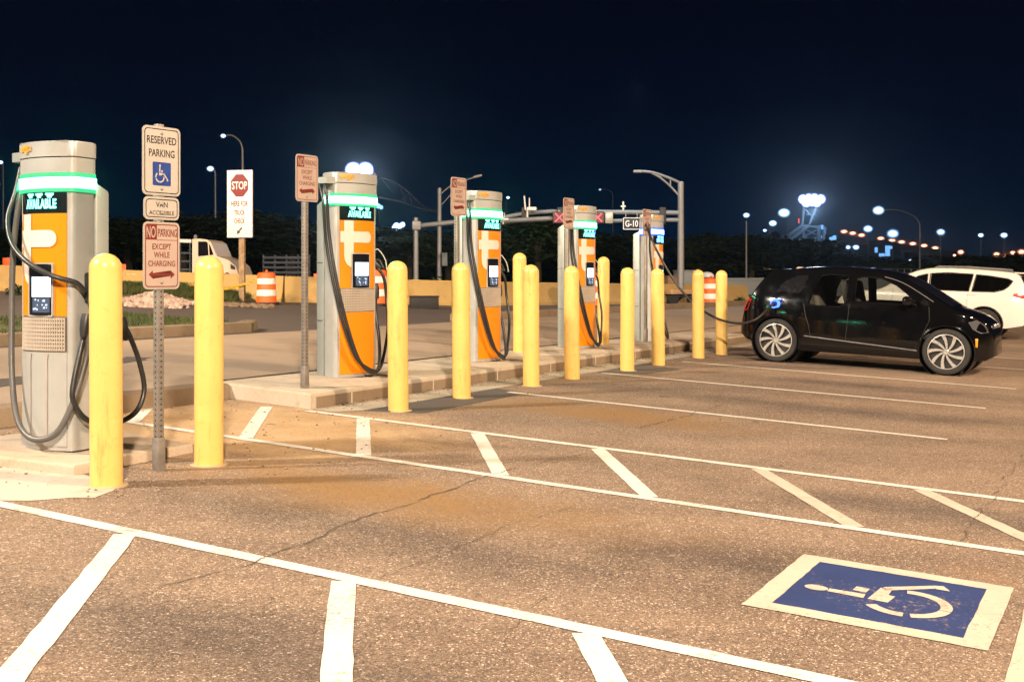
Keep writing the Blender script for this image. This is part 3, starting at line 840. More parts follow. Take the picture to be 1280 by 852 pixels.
# fifth charger: one cable at rest, one strung across to the car
cable(c5, [(ax+.02, -.03, az+.01), (ax-.01, -.12, 1.78), (-0.338, -0.115, 1.40), (-0.297, -0.185, .95), (-0.211, -0.245, .52), (-0.081, -0.275, .17), (0.090, -0.265, .035), (0.216, -0.215, .10), (0.293, -0.115, .35), (0.310, -0.035, .62), (0.310, -0.040, .82)], .0175)
connector(c5, (0.317, -0.020, .86), (0, .25, 1))

# ------------------------------------------------------------------ parking signs
SROT = R(55)
def sign_plate(parent, name, cx, cz, w, h, mat, ink, y=-.030):
    bm = BM(); frontplate(bm, rrect(cx, cz, w, h, .035), y, y+.003)
    p = obj(name, bm, SIGNEDGE, parent, 0)
    bm = BM(); frontplate(bm, rrect(cx, cz, w-.012, h-.012, .031), y-.0012, y-.0002); obj('sign_face', bm, mat, p, 0)
    bm = BM(); ringplate(bm, rrect(cx, cz, w-.030, h-.030, .026), rrect(cx, cz, w-.042, h-.042, .021), y-.0022, y-.0014)
    obj('sign_border', bm, ink, p, 0)
    bm = BM()
    for z in (cz+h/2-.045, cz-h/2+.045): lathe(bm, [(.009, 0), (.009, .006), (.004, .009), (0, .009)], 10, Matrix.Translation((cx, y-.0015, z)) @ Matrix.Rotation(R(90), 4, 'X'))
    pieces('bolt', bm, GALV, p, 30)
    return p
def no_parking_face(p, cz, y=-.030):
    yy = y-.0026
    bm = BM(); frontplate(bm, [(-.131, cz+.105), (-.040, cz+.105), (-.040, cz+.208), (-.118, cz+.208), (-.131, cz+.195)], yy, yy+.001)
    frontplate(bm, [(-.038, cz+.102), (.131, cz+.102), (.131, cz+.105), (-.038, cz+.105)], yy, yy+.001)
    text_bm(bm, 'PARKING', .046, cz+.152, .155, .052, yy, weight=.012)
    text_bm(bm, 'EXCEPT', 0, cz+.060, .150, .038, yy); text_bm(bm, 'WHILE', 0, cz+.005, .125, .038, yy); text_bm(bm, 'CHARGING', 0, cz-.052, .215, .038, yy)
    z = cz-.125
    frontplate(bm, [(-.105, z), (-.072, z+.027), (-.072, z+.009), (.072, z+.009), (.072, z+.027), (.105, z), (.072, z-.027), (.072, z-.009), (-.072, z-.009), (-.072, z-.027)], yy, yy+.001)
    obj('lettering', bm, INKR, p, 0)
    bm = BM(); text_bm(bm, 'NO', -.086, cz+.155, .072, .078, yy-.001, weight=.014); obj('lettering', bm, SIGNP, p, 0)
def post_bm(h, w=.05):
    bm = BM(); box(bm, 0, 0, h/2-.05, w, w, h+.1, .004)
    return bm
def post_holes(bm, h, w=.05):
    for k in range(int(h/.0254/1.4)):
        z = .05+k*.0356
        if z > h-.02: break
        for (dx, dy, ax_) in ((0, -w/2-.0006, 'X'), (-w/2-.0006, 0, 'Y'), (w/2+.0006, 0, 'Y')):
            lathe(bm, [(.0065, -.0005), (.0065, .0005)], 8, Matrix.Translation((dx, dy, z)) @ Matrix.Rotation(R(90), 4, ax_))
    return bm
def sign_post(label, h, group):
    t = thing('parking_sign', label, 'sign', (0, 0, 0), SROT, group)
    pb_ = post_bm(h); old_ = set(pb_.faces); post_holes(pb_, h)
    for f_ in pb_.faces:
        if f_ not in old_: f_.material_index = 1
    obj('post', pb_, [POST, DARKM], t, 30)
    bm = BM(); box(bm, 0, 0, .10, .062, .062, .24, .004); obj('post_sleeve', bm, POST, t, 30)
    return t
SG = 'parking signs along the chargers'
t = sign_post('post with stacked reserved parking, van accessible and no parking signs', 2.30, SG)
t.location = G(5.42, -5.70)
zt = 2.285
p = sign_plate(t, 'reserved_sign', 0, zt-.232, .305, .457, SIGNW, INKB)
cz = zt-.232; yy = -.0326
bm = BM(); text_bm(bm, 'RESERVED', 0, cz+.138, .235, .05, yy); text_bm(bm, 'PARKING', 0, cz+.052, .205, .05, yy); obj('lettering', bm, INKB, p, 0)
bm = BM(); frontplate(bm, rrect(0, cz-.085, .145, .155, .008, 3), yy, yy+.001); obj('blue_panel', bm, BLUES, p, 0)
bm = BM(); isa(bm, lambda x, z: Vector(((x-.53)*.15, yy-.0015, cz-.085+(z-.5)*.145))); bmesh.ops.triangulate(bm, faces=bm.faces[:]); obj('wheelchair_symbol', bm, SIGNW, p, 0)
cz = zt-.545
p = sign_plate(t, 'van_sign', 0, cz, .285, .152, SIGNW, INKB)
bm = BM(); text_bm(bm, 'VAN', 0, cz+.024, .095, .036, yy); text_bm(bm, 'ACCESSIBLE', 0, cz-.030, .20, .028, yy, weight=.005); obj('lettering', bm, INKB, p, 0)
cz = zt-.858
p = sign_plate(t, 'no_parking_sign', 0, cz, .292, .445, SIGNP, INKR); no_parking_face(p, cz)
def np_sign(label, h):
    t = sign_post(label, h, SG); cz = h-.215
    p = sign_plate(t, 'no_parking_sign', 0, cz, .305, .457, SIGNP, INKR); no_parking_face(p, cz)
    return t
s2 = np_sign('no parking sign on the post left of the floodlit charger', 2.27)
s2.location = G(8.687, -7.152, .15)
for st, lb in (((11.422, -7.10), 'no parking sign on the post in front of the third charger'), ((15.203, -7.502), 'no parking sign on the post partly hiding the red X signal'), ((18.159, -7.453), 'no parking sign on the post in front of the blue lit charger')):
    o = copy_tree(s2); o.location = G(*st, .15); o['label'] = lb

# ------------------------------------------------------------------ cars
def lerp_poly(P, x):
    if x <= P[0][0]: return P[0][1]
    for a, b in zip(P, P[1:]):
        if x <= b[0]: return a[1]+(b[1]-a[1])*(x-a[0])/max(1e-9, b[0]-a[0])
    return P[-1][1]
def inpoly(x, z, P):
    c = False; j = len(P)-1
    for i in range(len(P)):
        if (P[i][1] > z) != (P[j][1] > z) and x < (P[j][0]-P[i][0])*(z-P[i][1])/(P[j][1]-P[i][1])+P[i][0]: c = not c
        j = i
    return c
def smooth_poly(P, n=10):
    return [(v.x, v.y) for v in catmull([(a, b, 0) for a, b in P], n)]
class Car:
    def __init__(s, top, bot, plan, tumble, wheels, arch_r, crn=.10):
        s.top = smooth_poly(top); s.bot = bot; s.plan = smooth_poly(plan); s.tumble = smooth_poly(tumble)
        s.wheels = wheels; s.arch = arch_r; s.crn = crn
        s.x0, s.x1 = top[0][0], top[-1][0]
    def zt(s, x): return lerp_poly(s.top, x)
    def zb(s, x): return lerp_poly(s.bot, x)
    def w(s, x, z): return lerp_poly(s.plan, x)*lerp_poly(s.tumble, z)
    def side(s, x, z, sgn, off=0.0): return Vector((x, sgn*(s.w(x, z)+off), z))
    def grid(s, NX=150, NS=44, NC=4, NT=10):
        s.xs = [s.x0+(s.x1-s.x0)*(.5-.5*math.cos(PI*i/NX))*.35+(s.x1-s.x0)*(i/NX)*.65 for i in range(NX+1)]
        ring = []
        for x in s.xs:
            zt, zb = s.zt(x), s.zb(x); r = min(s.crn, (zt-zb)*.4)
            half = []
            for k in range(NS+1):
                z = zb+(zt-r-zb)*k/NS; half.append((s.w(x, z), z))
            ws = half[-1][0]
            for k in range(1, NC+1):
                a = R(90*k/NC); half.append((ws-r*(1-math.cos(a))*.9, zt-r+r*math.sin(a)*.72))
            wc, zc = half[-1]
            for k in range(1, NT+1):
                f = k/NT; half.append((wc*(1-f), zc+(zt-zc)*(1-(1-f)**2)))
            ring.append(half)
        s.ring = ring; s.NS, s.NC, s.NT = NS, NC, NT
        return ring
    def build(s, name, mat, parent, windows, panels):
        """windows: side-view polygons cut on both flanks; panels: list of (name, test(x, y, z), mat)"""
        s.grid(); ring = s.ring; M = len(ring[0])
        def mk(sel, off, nm, mt, sm=40):
            bm = BM(); cache = {}
            def V(i, k, sg):
                key = (i, k, sg if k < M-1 else 0)
                if key not in cache:
                    y, z = ring[i][k]; co = Vector((s.xs[i], sg*y, z))
                    if off: co += Vector((0, sg*off*(1 if k <= s.NS else .3), off*(0 if k <= s.NS else 1)))
                    cache[key] = bm.verts.new(co)
                return cache[key]
            for i in range(len(ring)-1):
                for k in range(M-1):
                    y = (ring[i][k][0]+ring[i+1][k+1][0])/2; z = (ring[i][k][1]+ring[i+1][k+1][1])/2; x = (s.xs[i]+s.xs[i+1])/2
                    if not sel(x, y, z, k): continue
                    for sg in (1, -1):
                        vs = [V(i, k, sg), V(i+1, k, sg), V(i+1, k+1, sg), V(i, k+1, sg)]
                        vs = list(dict.fromkeys(vs))
                        if len(vs) > 2:
                            try: bm.faces.new(vs)
                            except ValueError: pass
            if nm == name:                     # close nose and tail
                for i in (0, len(ring)-1):
                    loop = [V(i, k, 1) for k in range(M)]+[V(i, k, -1) for k in range(M-2, -1, -1)]
                    try: bm.faces.new(loop)
                    except ValueError: pass
            return obj(nm, bm, mt, parent, sm) if nm == name else pieces(nm, bm, mt, parent, sm)
        def inwin(x, z, k): return k < s.NS and any(inpoly(x, z, P) for P in windows)
        def inarch(x, z): return any((x-a)**2+(z-b)**2 < s.arch**2 for a, b in s.wheels)
        body = mk(lambda x, y, z, k: not inwin(x, z, k) and not (k < s.NS and inarch(x, z)) , 0, name, mat)
        for nm, test, mt in panels: mk(lambda x, y, z, k: test(x, y, z, k), .004, nm, mt)
        # glass and rims in each window
        for P in windows:
            mk(lambda x, y, z, k: k < s.NS and inpoly(x, z, P), -.006, 'side_window', s.glass)
            for sg in (1, -1):
                bm = BM(); L = [s.side(x, z, sg, .001) for x, z in P+P[:1]]
                pts = []
                for a, b in zip(L, L[1:]):
                    for q in range(5):
                        c = a.lerp(b, q/5); pts.append(s.side(c.x, c.z, sg, .001))
                pts.append(pts[0]); tube(bm, pts, .014, 6)
                obj('window_rim', bm, s.rim, parent, 50)
        for (a, b) in s.wheels:
            for sg in (1, -1):
                bm = BM(); pts = []
                for q in range(0, 25):
                    an = R(-18+216*q/24); x = a+s.arch*math.cos(an); z = b+s.arch*math.sin(an)
                    if z < s.zb(x): continue
                    pts.append(s.side(x, z, sg, .002))
                tube(bm, pts, .018, 6); obj('arch_lip', bm, s.lip, parent, 50)
                bm = BM(); M_ = Matrix.Translation((a, sg*.60, b)) @ Matrix.Rotation(R(90), 4, 'X')
                lathe(bm, [(.05, .30*sg), (s.arch+.005, .30*sg), (s.arch+.005, -.24*sg)], 28, M_, False)
                obj('wheel_liner', bm, DARKM, parent, 40)
        return body
def make_wheel(parent, x, z, sg, y, r, rim_r, spokes, twist, width=.16):
    w = bpy.data.objects.new('wheel', None); C.objects.link(w); w.parent = parent; w.location = (x, sg*y, z)
    M = Matrix.Rotation(R(90 if sg < 0 else -90), 4, 'X')
    bm = BM()
    lathe(bm, [(rim_r+.005, -width), (r-.015, -width), (r, -width+.02), (r, -.025), (r-.012, -.008), (r-.04, .0), (rim_r+.012, -.004), (rim_r+.002, -.02)], 48, M, False)
    obj('tyre', bm, TYRE, w, 35)
    bm = BM(); lathe(bm, [(0, -.06), (rim_r*.98, -.06), (rim_r, -.02), (rim_r-.012, -.012), (rim_r-.02, -.05)], 40, M, False); obj('wheel_back', bm, DARKM, w, 35)
    bm = BM()
    lathe(bm, [(rim_r+.001, -.022), (rim_r+.001, -.006), (rim_r-.012, -.004), (rim_r-.014, -.022)], 48, M, False)
    lathe(bm, [(.045, -.04), (.043, -.010), (.035, -.004), (0, -.004)], 20, M)
    for k in range(spokes):
        a = 2*PI*k/spokes
        for (da, wi, wo, tw) in twist:
            pts = []
            for q in range(7):
                f = q/6; rr = .045+(rim_r-.052)*f; aa = a+da*f**.8+tw
                pts.append((rr, aa, wi+(wo-wi)*f))
            L = [(rr*math.cos(aa)-ww/2*math.sin(aa), rr*math.sin(aa)+ww/2*math.cos(aa)) for rr, aa, ww in pts]
            Rr = [(rr*math.cos(aa)+ww/2*math.sin(aa), rr*math.sin(aa)-ww/2*math.cos(aa)) for rr, aa, ww in pts]
            for q in range(6):
                prism(bm, [L[q], Rr[q], Rr[q+1], L[q+1]], -.045, -.012+.006*(q in (0, 1)), M)
    obj('rim', bm, RIMS, w, 30)
    return w
def tilt_to_ground(o, loc, heading):
    x, y = loc.x, loc.y; e = .5
    n = Vector((-(gz(x+e, y)-gz(x-e, y))/(2*e), -(gz(x, y+e)-gz(x, y-e))/(2*e), 1)).normalized()
    fx = Vector((heading.x, heading.y, 0)); fx = (fx-n*fx.dot(n)).normalized(); fy = n.cross(fx)
    m = Matrix((fx, fy, n)).transposed().to_4x4(); m.translation = Vector((x, y, gz(x, y)+.012))
    sc3 = o.scale.copy(); o.matrix_world = m @ Matrix.Diagonal((*sc3, 1))

# --- black electric hatchback (local x forward from the rear axle, z up)
def remap(P): return [((x*1.2 if x < 0 else (2.57+(x-2.57)*.84 if x > 2.57 else x)), z) for x, z in P]
car = thing('parked_car', 'glossy black electric hatchback plugged into the charger', 'car')
cb = Car(top=remap([(-.53, .60), (-.50, .74), (-.44, .95), (-.36, 1.12), (-.26, 1.30), (-.14, 1.455), (.10, 1.505), (.45, 1.545), (.85, 1.565), (1.25, 1.56), (1.6, 1.525), (1.90, 1.44), (2.20, 1.275), (2.50, 1.09), (2.66, 1.005), (2.85, .965), (3.05, .905), (3.20, .82), (3.29, .70), (3.325, .56)]),
         bot=remap([(-.53, .44), (-.40, .33), (-.2, .27), (.4, .21), (2.2, .21), (2.9, .22), (3.2, .24), (3.325, .30)]),
         plan=remap([(-.53, .66), (-.48, .75), (-.38, .82), (-.15, .87), (.4, .885), (1.6, .885), (2.4, .88), (2.8, .85), (3.05, .77), (3.22, .66), (3.325, .52)]),
         tumble=[(.15, .955), (.26, .985), (.40, 1.0), (.55, .998), (.70, .990), (.85, .974), (1.0, .945), (1.15, .895), (1.3, .84), (1.45, .775), (1.56, .72)],
         wheels=[(0, .345), (2.57, .345)], arch_r=.395, crn=.085)
cb.glass, cb.rim, cb.lip = GLASS, CARB, CARB
WF = [(1.20, 1.02), (1.20, 1.38), (1.32, 1.42), (1.58, 1.40), (1.82, 1.30), (2.08, 1.10), (2.10, 1.045), (1.98, 1.02)]
WR = [(.50, .95), (.56, 1.20), (.66, 1.41), (.80, 1.435), (1.09, 1.42), (1.09, 1.0), (.99, .93), (.60, .925)]
WQ = [(-.04, 1.13), (.10, 1.30), (.28, 1.385), (.46, 1.40), (.40, 1.20), (.30, 1.10)]
WA = [(2.17, 1.05), (2.22, 1.02), (2.34, 1.02), (2.22, 1.115)]
ws_in = lambda x, y, z, k: k > 46 and 1.93 < x < 2.60 and y < .66
rr_in = lambda x, y, z, k: k > 46 and -.44 < x < -.20 and y < .60
cb.build('body', CARB, car, [WF, WR], [('windscreen', ws_in, BLACKG), ('rear_window', rr_in, BLACKG),
    ('quarter_window', lambda x, y, z, k: k < 44 and (inpoly(x, z, WQ) or inpoly(x, z, WA)), BLACKG)])
# interior
bm = BM(); box(bm, 1.1, 0, .55, 2.6, 1.45, .10, .02); box(bm, -.05, 0, .80, .30, 1.2, .5, .03); box(bm, 2.35, 0, .86, .35, 1.36, .26, .05)
pieces('interior_trim', bm, DARKM, car, 30)
for x, mt in ((1.30, SEATM), (.62, SEATL)):
    for sg in (1, -1):
        bm = BM(); box(bm, x, sg*.36, .72, .46, .46, .16, .05)
        box(bm, 0, 0, .30, .13, .44, .60, .05, Matrix.Translation((x-.20, sg*.36, .76)) @ Matrix.Rotation(R(-14), 4, 'Y'))
        box(bm, 0, 0, .70, .10, .26, .18, .04, Matrix.Translation((x-.22, sg*.36, .76)) @ Matrix.Rotation(R(-14), 4, 'Y'))
        obj('seat', bm, mt, car, 40)
bm = BM(); M_ = Matrix.Translation((2.0, .36, 1.0)) @ Matrix.Rotation(R(65), 4, 'Y')
tube(bm, [M_ @ Vector((.18*math.cos(2*PI*k/24), .18*math.sin(2*PI*k/24), 0)) for k in range(25)], .014, 8)
obj('steering_wheel', bm, DARKM, car, 50)
for sg in (1, -1):
    for x in (0, 2.57):
        make_wheel(car, x, .345, sg, .855, .345, .262, 9, [(.40, .024, .055, 0.0)], .155)
    # mirror
    bm = BM(); box(bm, 2.02, sg*.985, 1.075, .15, .19, .14, .05, seg=3); box(bm, 2.07, sg*.87, 1.03, .10, .14, .04, .015)
    obj('mirror', bm, CARB, car, 50)
    # shut lines
    bm = BM()
    for pts in ([(1.13, .98), (1.12, .70), (1.10, .40)], [(2.30, 1.0), (2.32, .80), (2.22, .55), (2.12, .33)], [(.42, .96), (.46, .78), (.52, .62), (.56, .44)], [(.56, .43), (1.10, .40), (2.12, .33)]):
        P3 = []
        for a, b in zip(pts, pts[1:]):
            for q in range(6): P3.append(cb.side(a[0]+(b[0]-a[0])*q/6, a[1]+(b[1]-a[1])*q/6, sg, -.0015))
        P3.append(cb.side(*pts[-1], sg, -.0015)); tube(bm, P3, .0045, 5)
    pieces('door_seam', bm, DARKM, car, 0)
    # silver sill line
    bm = BM(); tube(bm, [cb.side(.46+1.70*q/16, .445-.11*q/16, sg, .004) for q in range(17)], .011, 8); obj('sill_strip', bm, SILLM, car, 40)
    bm = BM(); tube(bm, [cb.side(1.62+.74*q/12, lerp_poly(cb.top, 1.62+.74*q/12)-.10, sg, .002) for q in range(13)], .007, 8); obj('pillar_glint', bm, SILLM, car, 40)  # silver tube drawn as the light reflected along the pillar
    # handle
    bm = BM(); tube(bm, [cb.side(1.16+.17*q/6, .925, sg, .022) for q in range(7)], .014, 8); obj('door_handle', bm, CARB, car, 40)
    # lights
    bm = BM()
    vs = [cb.side(x, z, sg, .010) for x, z in ((2.86, .80), (2.97, .84), (3.09, .76), (3.13, .66), (3.03, .64), (2.92, .70))]
    bm.faces.new([bm.verts.new(v) for v in vs]); obj('headlight', bm, LENSC, car, 0)
    bm = BM(); box(bm, 2.98, sg*(cb.w(2.98, .52)+.004), .50, .035, .012, .13, .004); obj('side_marker', bm, AMBER, car, 30)
    bm = BM()
    vs = [cb.side(x, z, sg, .008) for x, z in ((-.585, .78), (-.50, .98), (-.43, .98), (-.50, .80))]
    bm.faces.new([bm.verts.new(v) for v in vs]); obj('tail_light', bm, REDL, car, 0)
bm = BM(); tube(bm, [(.05, 0, 1.50), (-.05, 0, 1.56), (-.08, 0, 1.575)], [.03, .016, .006], 8); obj('roof_antenna', bm, CARB, car, 40)
bm = BM(); box(bm, -.20, 0, 1.475, .24, 1.18, .028, .012); obj('spoiler', bm, CARB, car, 40)
bm = BM()
for sg in (1, -1): box(bm, 3.165, sg*.17, .745, .06, .25, .075, .03, seg=3)
pieces('grille', bm, simple('kidney_trim', (.3, .3, .32), .25, .6), car, 40)
bm = BM(); box(bm, 3.14, 0, .38, .10, 1.0, .16, .03); obj('bumper_intake', bm, DARKM, car, 40)
# charge port with blue light and the plug
px, pz = -.03, .925
bm = BM(); yy_ = -cb.w(px, pz)
lathe(bm, [(.052, -.004), (.080, -.004), (.080, .010), (.052, .010)], 24, Matrix.Translation((px, yy_, pz)) @ Matrix.Rotation(R(90), 4, 'X'))
port = obj('charge_port', bm, PORTB, car, 30)
bm = BM(); box(bm, px+.03, yy_-.05, pz+.075, .15, .09, .006, .002); obj('port_flap', bm, PORTB, port, 30)  # flap shares the port's blue emission, though it holds no lamp
fr = G(17.80+.875, -5.10)
tilt_to_ground(car, fr, D2)

# --- white SUV
suv = thing('parked_car', 'white sport utility car parked beyond the black car', 'car')
cs = Car(top=[(-.98, .80), (-.955, .98), (-.88, 1.22), (-.76, 1.50), (-.62, 1.615), (-.3, 1.655), (.3, 1.685), (.9, 1.69), (1.35, 1.66), (1.70, 1.56), (2.05, 1.36), (2.35, 1.17), (2.55, 1.09), (2.9, 1.05), (3.2, 1.0), (3.42, .90), (3.54, .74), (3.58, .60)],
         bot=[(-.98, .50), (-.85, .36), (-.5, .28), (.4, .24), (2.2, .24), (3.2, .26), (3.58, .40)],
         plan=[(-.98, .74), (-.9, .82), (-.7, .88), (-.3, .915), (.4, .925), (2.2, .925), (2.9, .90), (3.3, .80), (3.5, .66), (3.58, .55)],
         tumble=[(.2, .95), (.4, .985), (.65, 1.0), (.9, .995), (1.05, .97), (1.25, .90), (1.45, .83), (1.6, .77), (1.7, .73)],
         wheels=[(0, .36), (2.66, .36)], arch_r=.41, crn=.10)
cs.glass, cs.rim, cs.lip = GLASSD, DARKM, DARKM
SW1 = [(1.34, 1.12), (1.34, 1.50), (1.55, 1.44), (1.82, 1.27), (1.98, 1.14), (1.9, 1.12)]
SW2 = [(.38, 1.12), (.30, 1.53), (.9, 1.545), (1.28, 1.51), (1.28, 1.12)]
SW3 = [(-.50, 1.28), (-.58, 1.40), (-.48, 1.45), (-.10, 1.50), (.23, 1.525), (.31, 1.12), (-.20, 1.13), (-.40, 1.19)]
cs.build('body', CARW, suv, [SW1, SW2, SW3], [
  ('windscreen', lambda x, y, z, k: k > 46 and 1.68 < x < 2.5 and y < .72, BLACKG), ('rear_window', lambda x, y, z, k: k > 47 and -.93 < x < -.74 and y < .66, BLACKG)])
bm = BM(); box(bm, .9, 0, .62, 3.2, 1.5, .10, .02); box(bm, 2.1, 0, .95, .4, 1.45, .25, .05); pieces('interior_trim', bm, DARKM, suv, 30)
for x in (1.15, .15):
    for sg in (1, -1):
        bm = BM(); box(bm, x, sg*.38, .80, .48, .5, .18, .05); box(bm, x-.24, sg*.38, 1.12, .14, .48, .62, .05); box(bm, x-.26, sg*.38, 1.48, .10, .26, .16, .04); obj('seat', bm, SEATM, suv, 40)
for sg in (1, -1):
    for x in (0, 2.66): make_wheel(suv, x, .36, sg, .885, .36, .24, 5, [(.0, .07, .10, -.12), (.0, .07, .10, .12)], .2)
    bm = BM(); vs = [cs.side(x, z, sg, .010) for x, z in ((-.96, 1.00), (-.90, 1.14), (-.62, 1.11), (-.60, 1.06), (-.80, 1.00))]
    bm.faces.new([bm.verts.new(v) for v in vs]); obj('tail_light', bm, emis('tail_lens_lit', (.6, .01, .03), .5, False, (.4, .01, .02)), suv, 0)
    bm = BM(); box(bm, 1.72, sg*1.0, 1.15, .14, .2, .15, .05, seg=3); obj('mirror', bm, CARW, suv, 50)
    bm = BM(); tube(bm, [(-.45, sg*.62, 1.665), (-.40, sg*.62, 1.675), (.4, sg*.62, 1.705), (1.1, sg*.62, 1.695), (1.2, sg*.62, 1.66)], .018, 8); obj('roof_rail', bm, GREYBOX, suv, 40)
    bm = BM()
    for x in (.30, 1.35): tube(bm, [cs.side(x-.10+.2*q/6, 1.04, sg, .02) for q in range(7)], .013, 6)
    pieces('door_handle', bm, CARW, suv, 40)
    bm = BM()
    for pts in ([(1.55, 1.12), (1.54, .8), (1.50, .45)], [(.38, 1.12), (.40, .95), (.42, .60), (.46, .45)], [(2.12, 1.1), (2.14, .8), (2.1, .45)]):
        P3 = [cs.side(a[0]+(b[0]-a[0])*q/6, a[1]+(b[1]-a[1])*q/6, sg, -.001) for a, b in zip(pts, pts[1:]) for q in range(7)]
        tube(bm, P3, .005, 5)
    pieces('door_seam', bm, GREYBOX, suv, 0)
    bm = BM(); tube(bm, [cs.side(-.10+2.5*q/10, .33, sg, .0) for q in range(11)], .05, 8); obj('sill_trim', bm, DARKM, suv, 40)
bm = BM(); box(bm, -.955, 0, .42, .10, 1.3, .18, .03); obj('bumper_trim', bm, DARKM, suv, 40)
bm = BM(); box(bm, -.72, 0, 1.60, .24, 1.2, .03, .012); obj('spoiler', bm, CARW, suv, 40)
bm = BM(); box(bm, -.985, 0, .90, .02, .34, .16, .005); obj('number_plate', bm, GREYBOX, suv, 30)
pos = G(29.04, -3.26)+D1*.9
tilt_to_ground(suv, Vector((pos.x, pos.y, 0)), -D2)

# the cable to the car, hung from the fifth charger, in its own frame
bpy.context.view_layer.update()
inv = c5.matrix_world.inverted()
plug_w = car.matrix_world @ Vector((px, yy_-.10, pz-.005))
seq = [(815, 300, 18.95), (828, 326, 18.9), (845, 354, 18.85), (862, 374, 18.75), (880, 389, 18.6), (902, 400, 18.4), (925, 404, 18.1), (945, 399, 17.75)]
pts = [inv @ Q(*q) for q in seq]+[inv @ (plug_w+Vector((-.05, -.02, -.03))), inv @ plug_w]
cb5 = cable(c5, [(ax-.0, -.02, az)]+pts, .018, RUBBER)
bm = BM(); a = inv @ plug_w; b = inv @ (car.matrix_world @ Vector((px, yy_-.005, pz)))
tube(bm, [a-(b-a)*.8, a-(b-a)*.3, a, a.lerp(b, .9)], [.022, .034, .040, .038], 12); obj('plug', bm, BLACKP, cb5, 40)

# ------------------------------------------------------------------ middle distance
WL = [(-27.0, 31.0), (-17.5, 29.6), (-5.95, 29.4), (-1.55, 31.2), (.6, 33.6), (9.1, 44.1)]
def barrier(label, a, b, h=.66, mat=BARR):
    A = Vector((*a, 0)); B = Vector((*b, 0)); L = (B-A).length; d = (B-A).normalized()
    t = tag(obj('concrete_barrier', barrier_bm(L, h), mat, None, 30), label, 'barrier', 'concrete barrier segments')
    t.location = onG(*a, .15); t.rotation_euler = (0, -math.asin((gz(*b)-gz(*a))/L), math.atan2(d.y, d.x)); return t
def barrier_bm(L, h):
    bm = BM(); prof = [(-.28, -.1), (-.28, .06), (-.14, .26), (-.09, h-.02), (-.07, h), (.07, h), (.09, h-.02), (.14, .26), (.28, .06), (.28, -.1)]
    prism(bm, prof, 0, L, Matrix(((0, 0, 1, 0), (1, 0, 0, 0), (0, 1, 0, 0), (0, 0, 0, 1))))
    return bm
names = ['tan concrete barrier behind the first charger', 'tan concrete barrier behind the truck check sign and grass bank', 'orange tan concrete barrier behind the charger with floodlights',
         'orange tan concrete barrier section between third charger and bollards', 'long tan concrete barrier running behind the fourth and fifth chargers']
for (a, b), lb in zip(zip(WL, WL[1:]), names): barrier(lb, a, b)
# writing on the wall behind the first bollard
bm = BM(); text_bm(bm, 'V3', 0, 0, .62, .2, 0, weight=.02)
o = obj('lettering', bm, simple('stencil_white', (.75, .66, .55), .6), bpy.data.objects['concrete_barrier.001'], 0)
o.location = ((Q(161, 352, 29.5)-bpy.data.objects['concrete_barrier.001'].location).x, -.102, .46)

def drum(label, loc, h=.92, tilt=0.0):
    t = thing('traffic_drum', label, 'traffic drum', loc, rnd.uniform(0, 6), 'orange and white traffic drums')
    z = [0, .06, .20, .36, .50, .66, .80, .90]
    bm = BM(); lathe(bm, [(.36, -.02), (.36, .045), (.30, .06)], 24); obj('base', bm, DARKM, t, 40)
    bm = BM(); r = lambda q: .285-.045*q
    lathe(bm, [(r(0), .05), (r(.18), .19), (r(.20), .20), (r(.38), .36), (r(.40), .37), (r(.55), .52), (r(.58), .53), (r(.74), .68), (r(.76), .69), (r(.9), .83), (r(.95), .87), (.20, .895), (0, .90)], 28)
    obj('shell', bm, DRUMO, t, 40)
    bm = BM()
    for q0_, q1_ in ((.24, .41), (.57, .73)): lathe(bm, [(r(q0_*1.05)+.004, q0_), (r(q1_*1.05)+.004, q1_)], 28, None, False)
    pieces('white_band', bm, DRUMW, t, 40)
    bm = BM(); tube(bm, catmull([(-.08, 0, .895), (-.07, 0, .95), (.07, 0, .95), (.08, 0, .895)], 5), .02, 8); obj('handle', bm, DRUMO, t, 40)
    t.scale = (h/.92,)*3
    return t
def onpix(u, D, h=.146): return UD(u, D, h)
drum('orange and white traffic drum in front of the wall left of the chargers', onpix(333, 27.6), .80)
drum('orange and white traffic drum half hidden behind the charger with floodlights', onpix(471, 29.2), .95)
drum('traffic drum mostly hidden behind the fourth charger', onpix(747, 33.5), 1.0)
drum('orange drum between the two bollards nearest the black car', onpix(889, 38.0), .96)
# small orange barricade tops beyond the wall
for (u, v0, v1, D, lb) in ((8, 322, 343, 34, 'small orange panel above the barrier at the far left edge'), (153, 330, 352, 34, 'small orange panel above the barrier right of the nearest bollard'), (397, 342, 358, 33, 'small orange and white panel beside the charger with floodlights'), (545, 355, 364, 33.5, 'low orange marker showing over the barrier near third charger')):
    t = thing('barricade_marker', lb, 'barricade', UD(u, D, .1), 0, 'orange barricade markers')
    zz = Q(u, v0, D).z-t.location.z; h = Q(u, v0, D).z-Q(u, v1, D).z; w = .22
    bm = BM(); box(bm, 0, 0, zz-h/2, w, .04, h, .01); obj('panel', bm, DRUMO, t, 30)
    bm = BM(); box(bm, 0, .03, (zz-h)/2, .05, .03, zz-h+.1, .005); obj('stake', bm, GALV, t, 30)
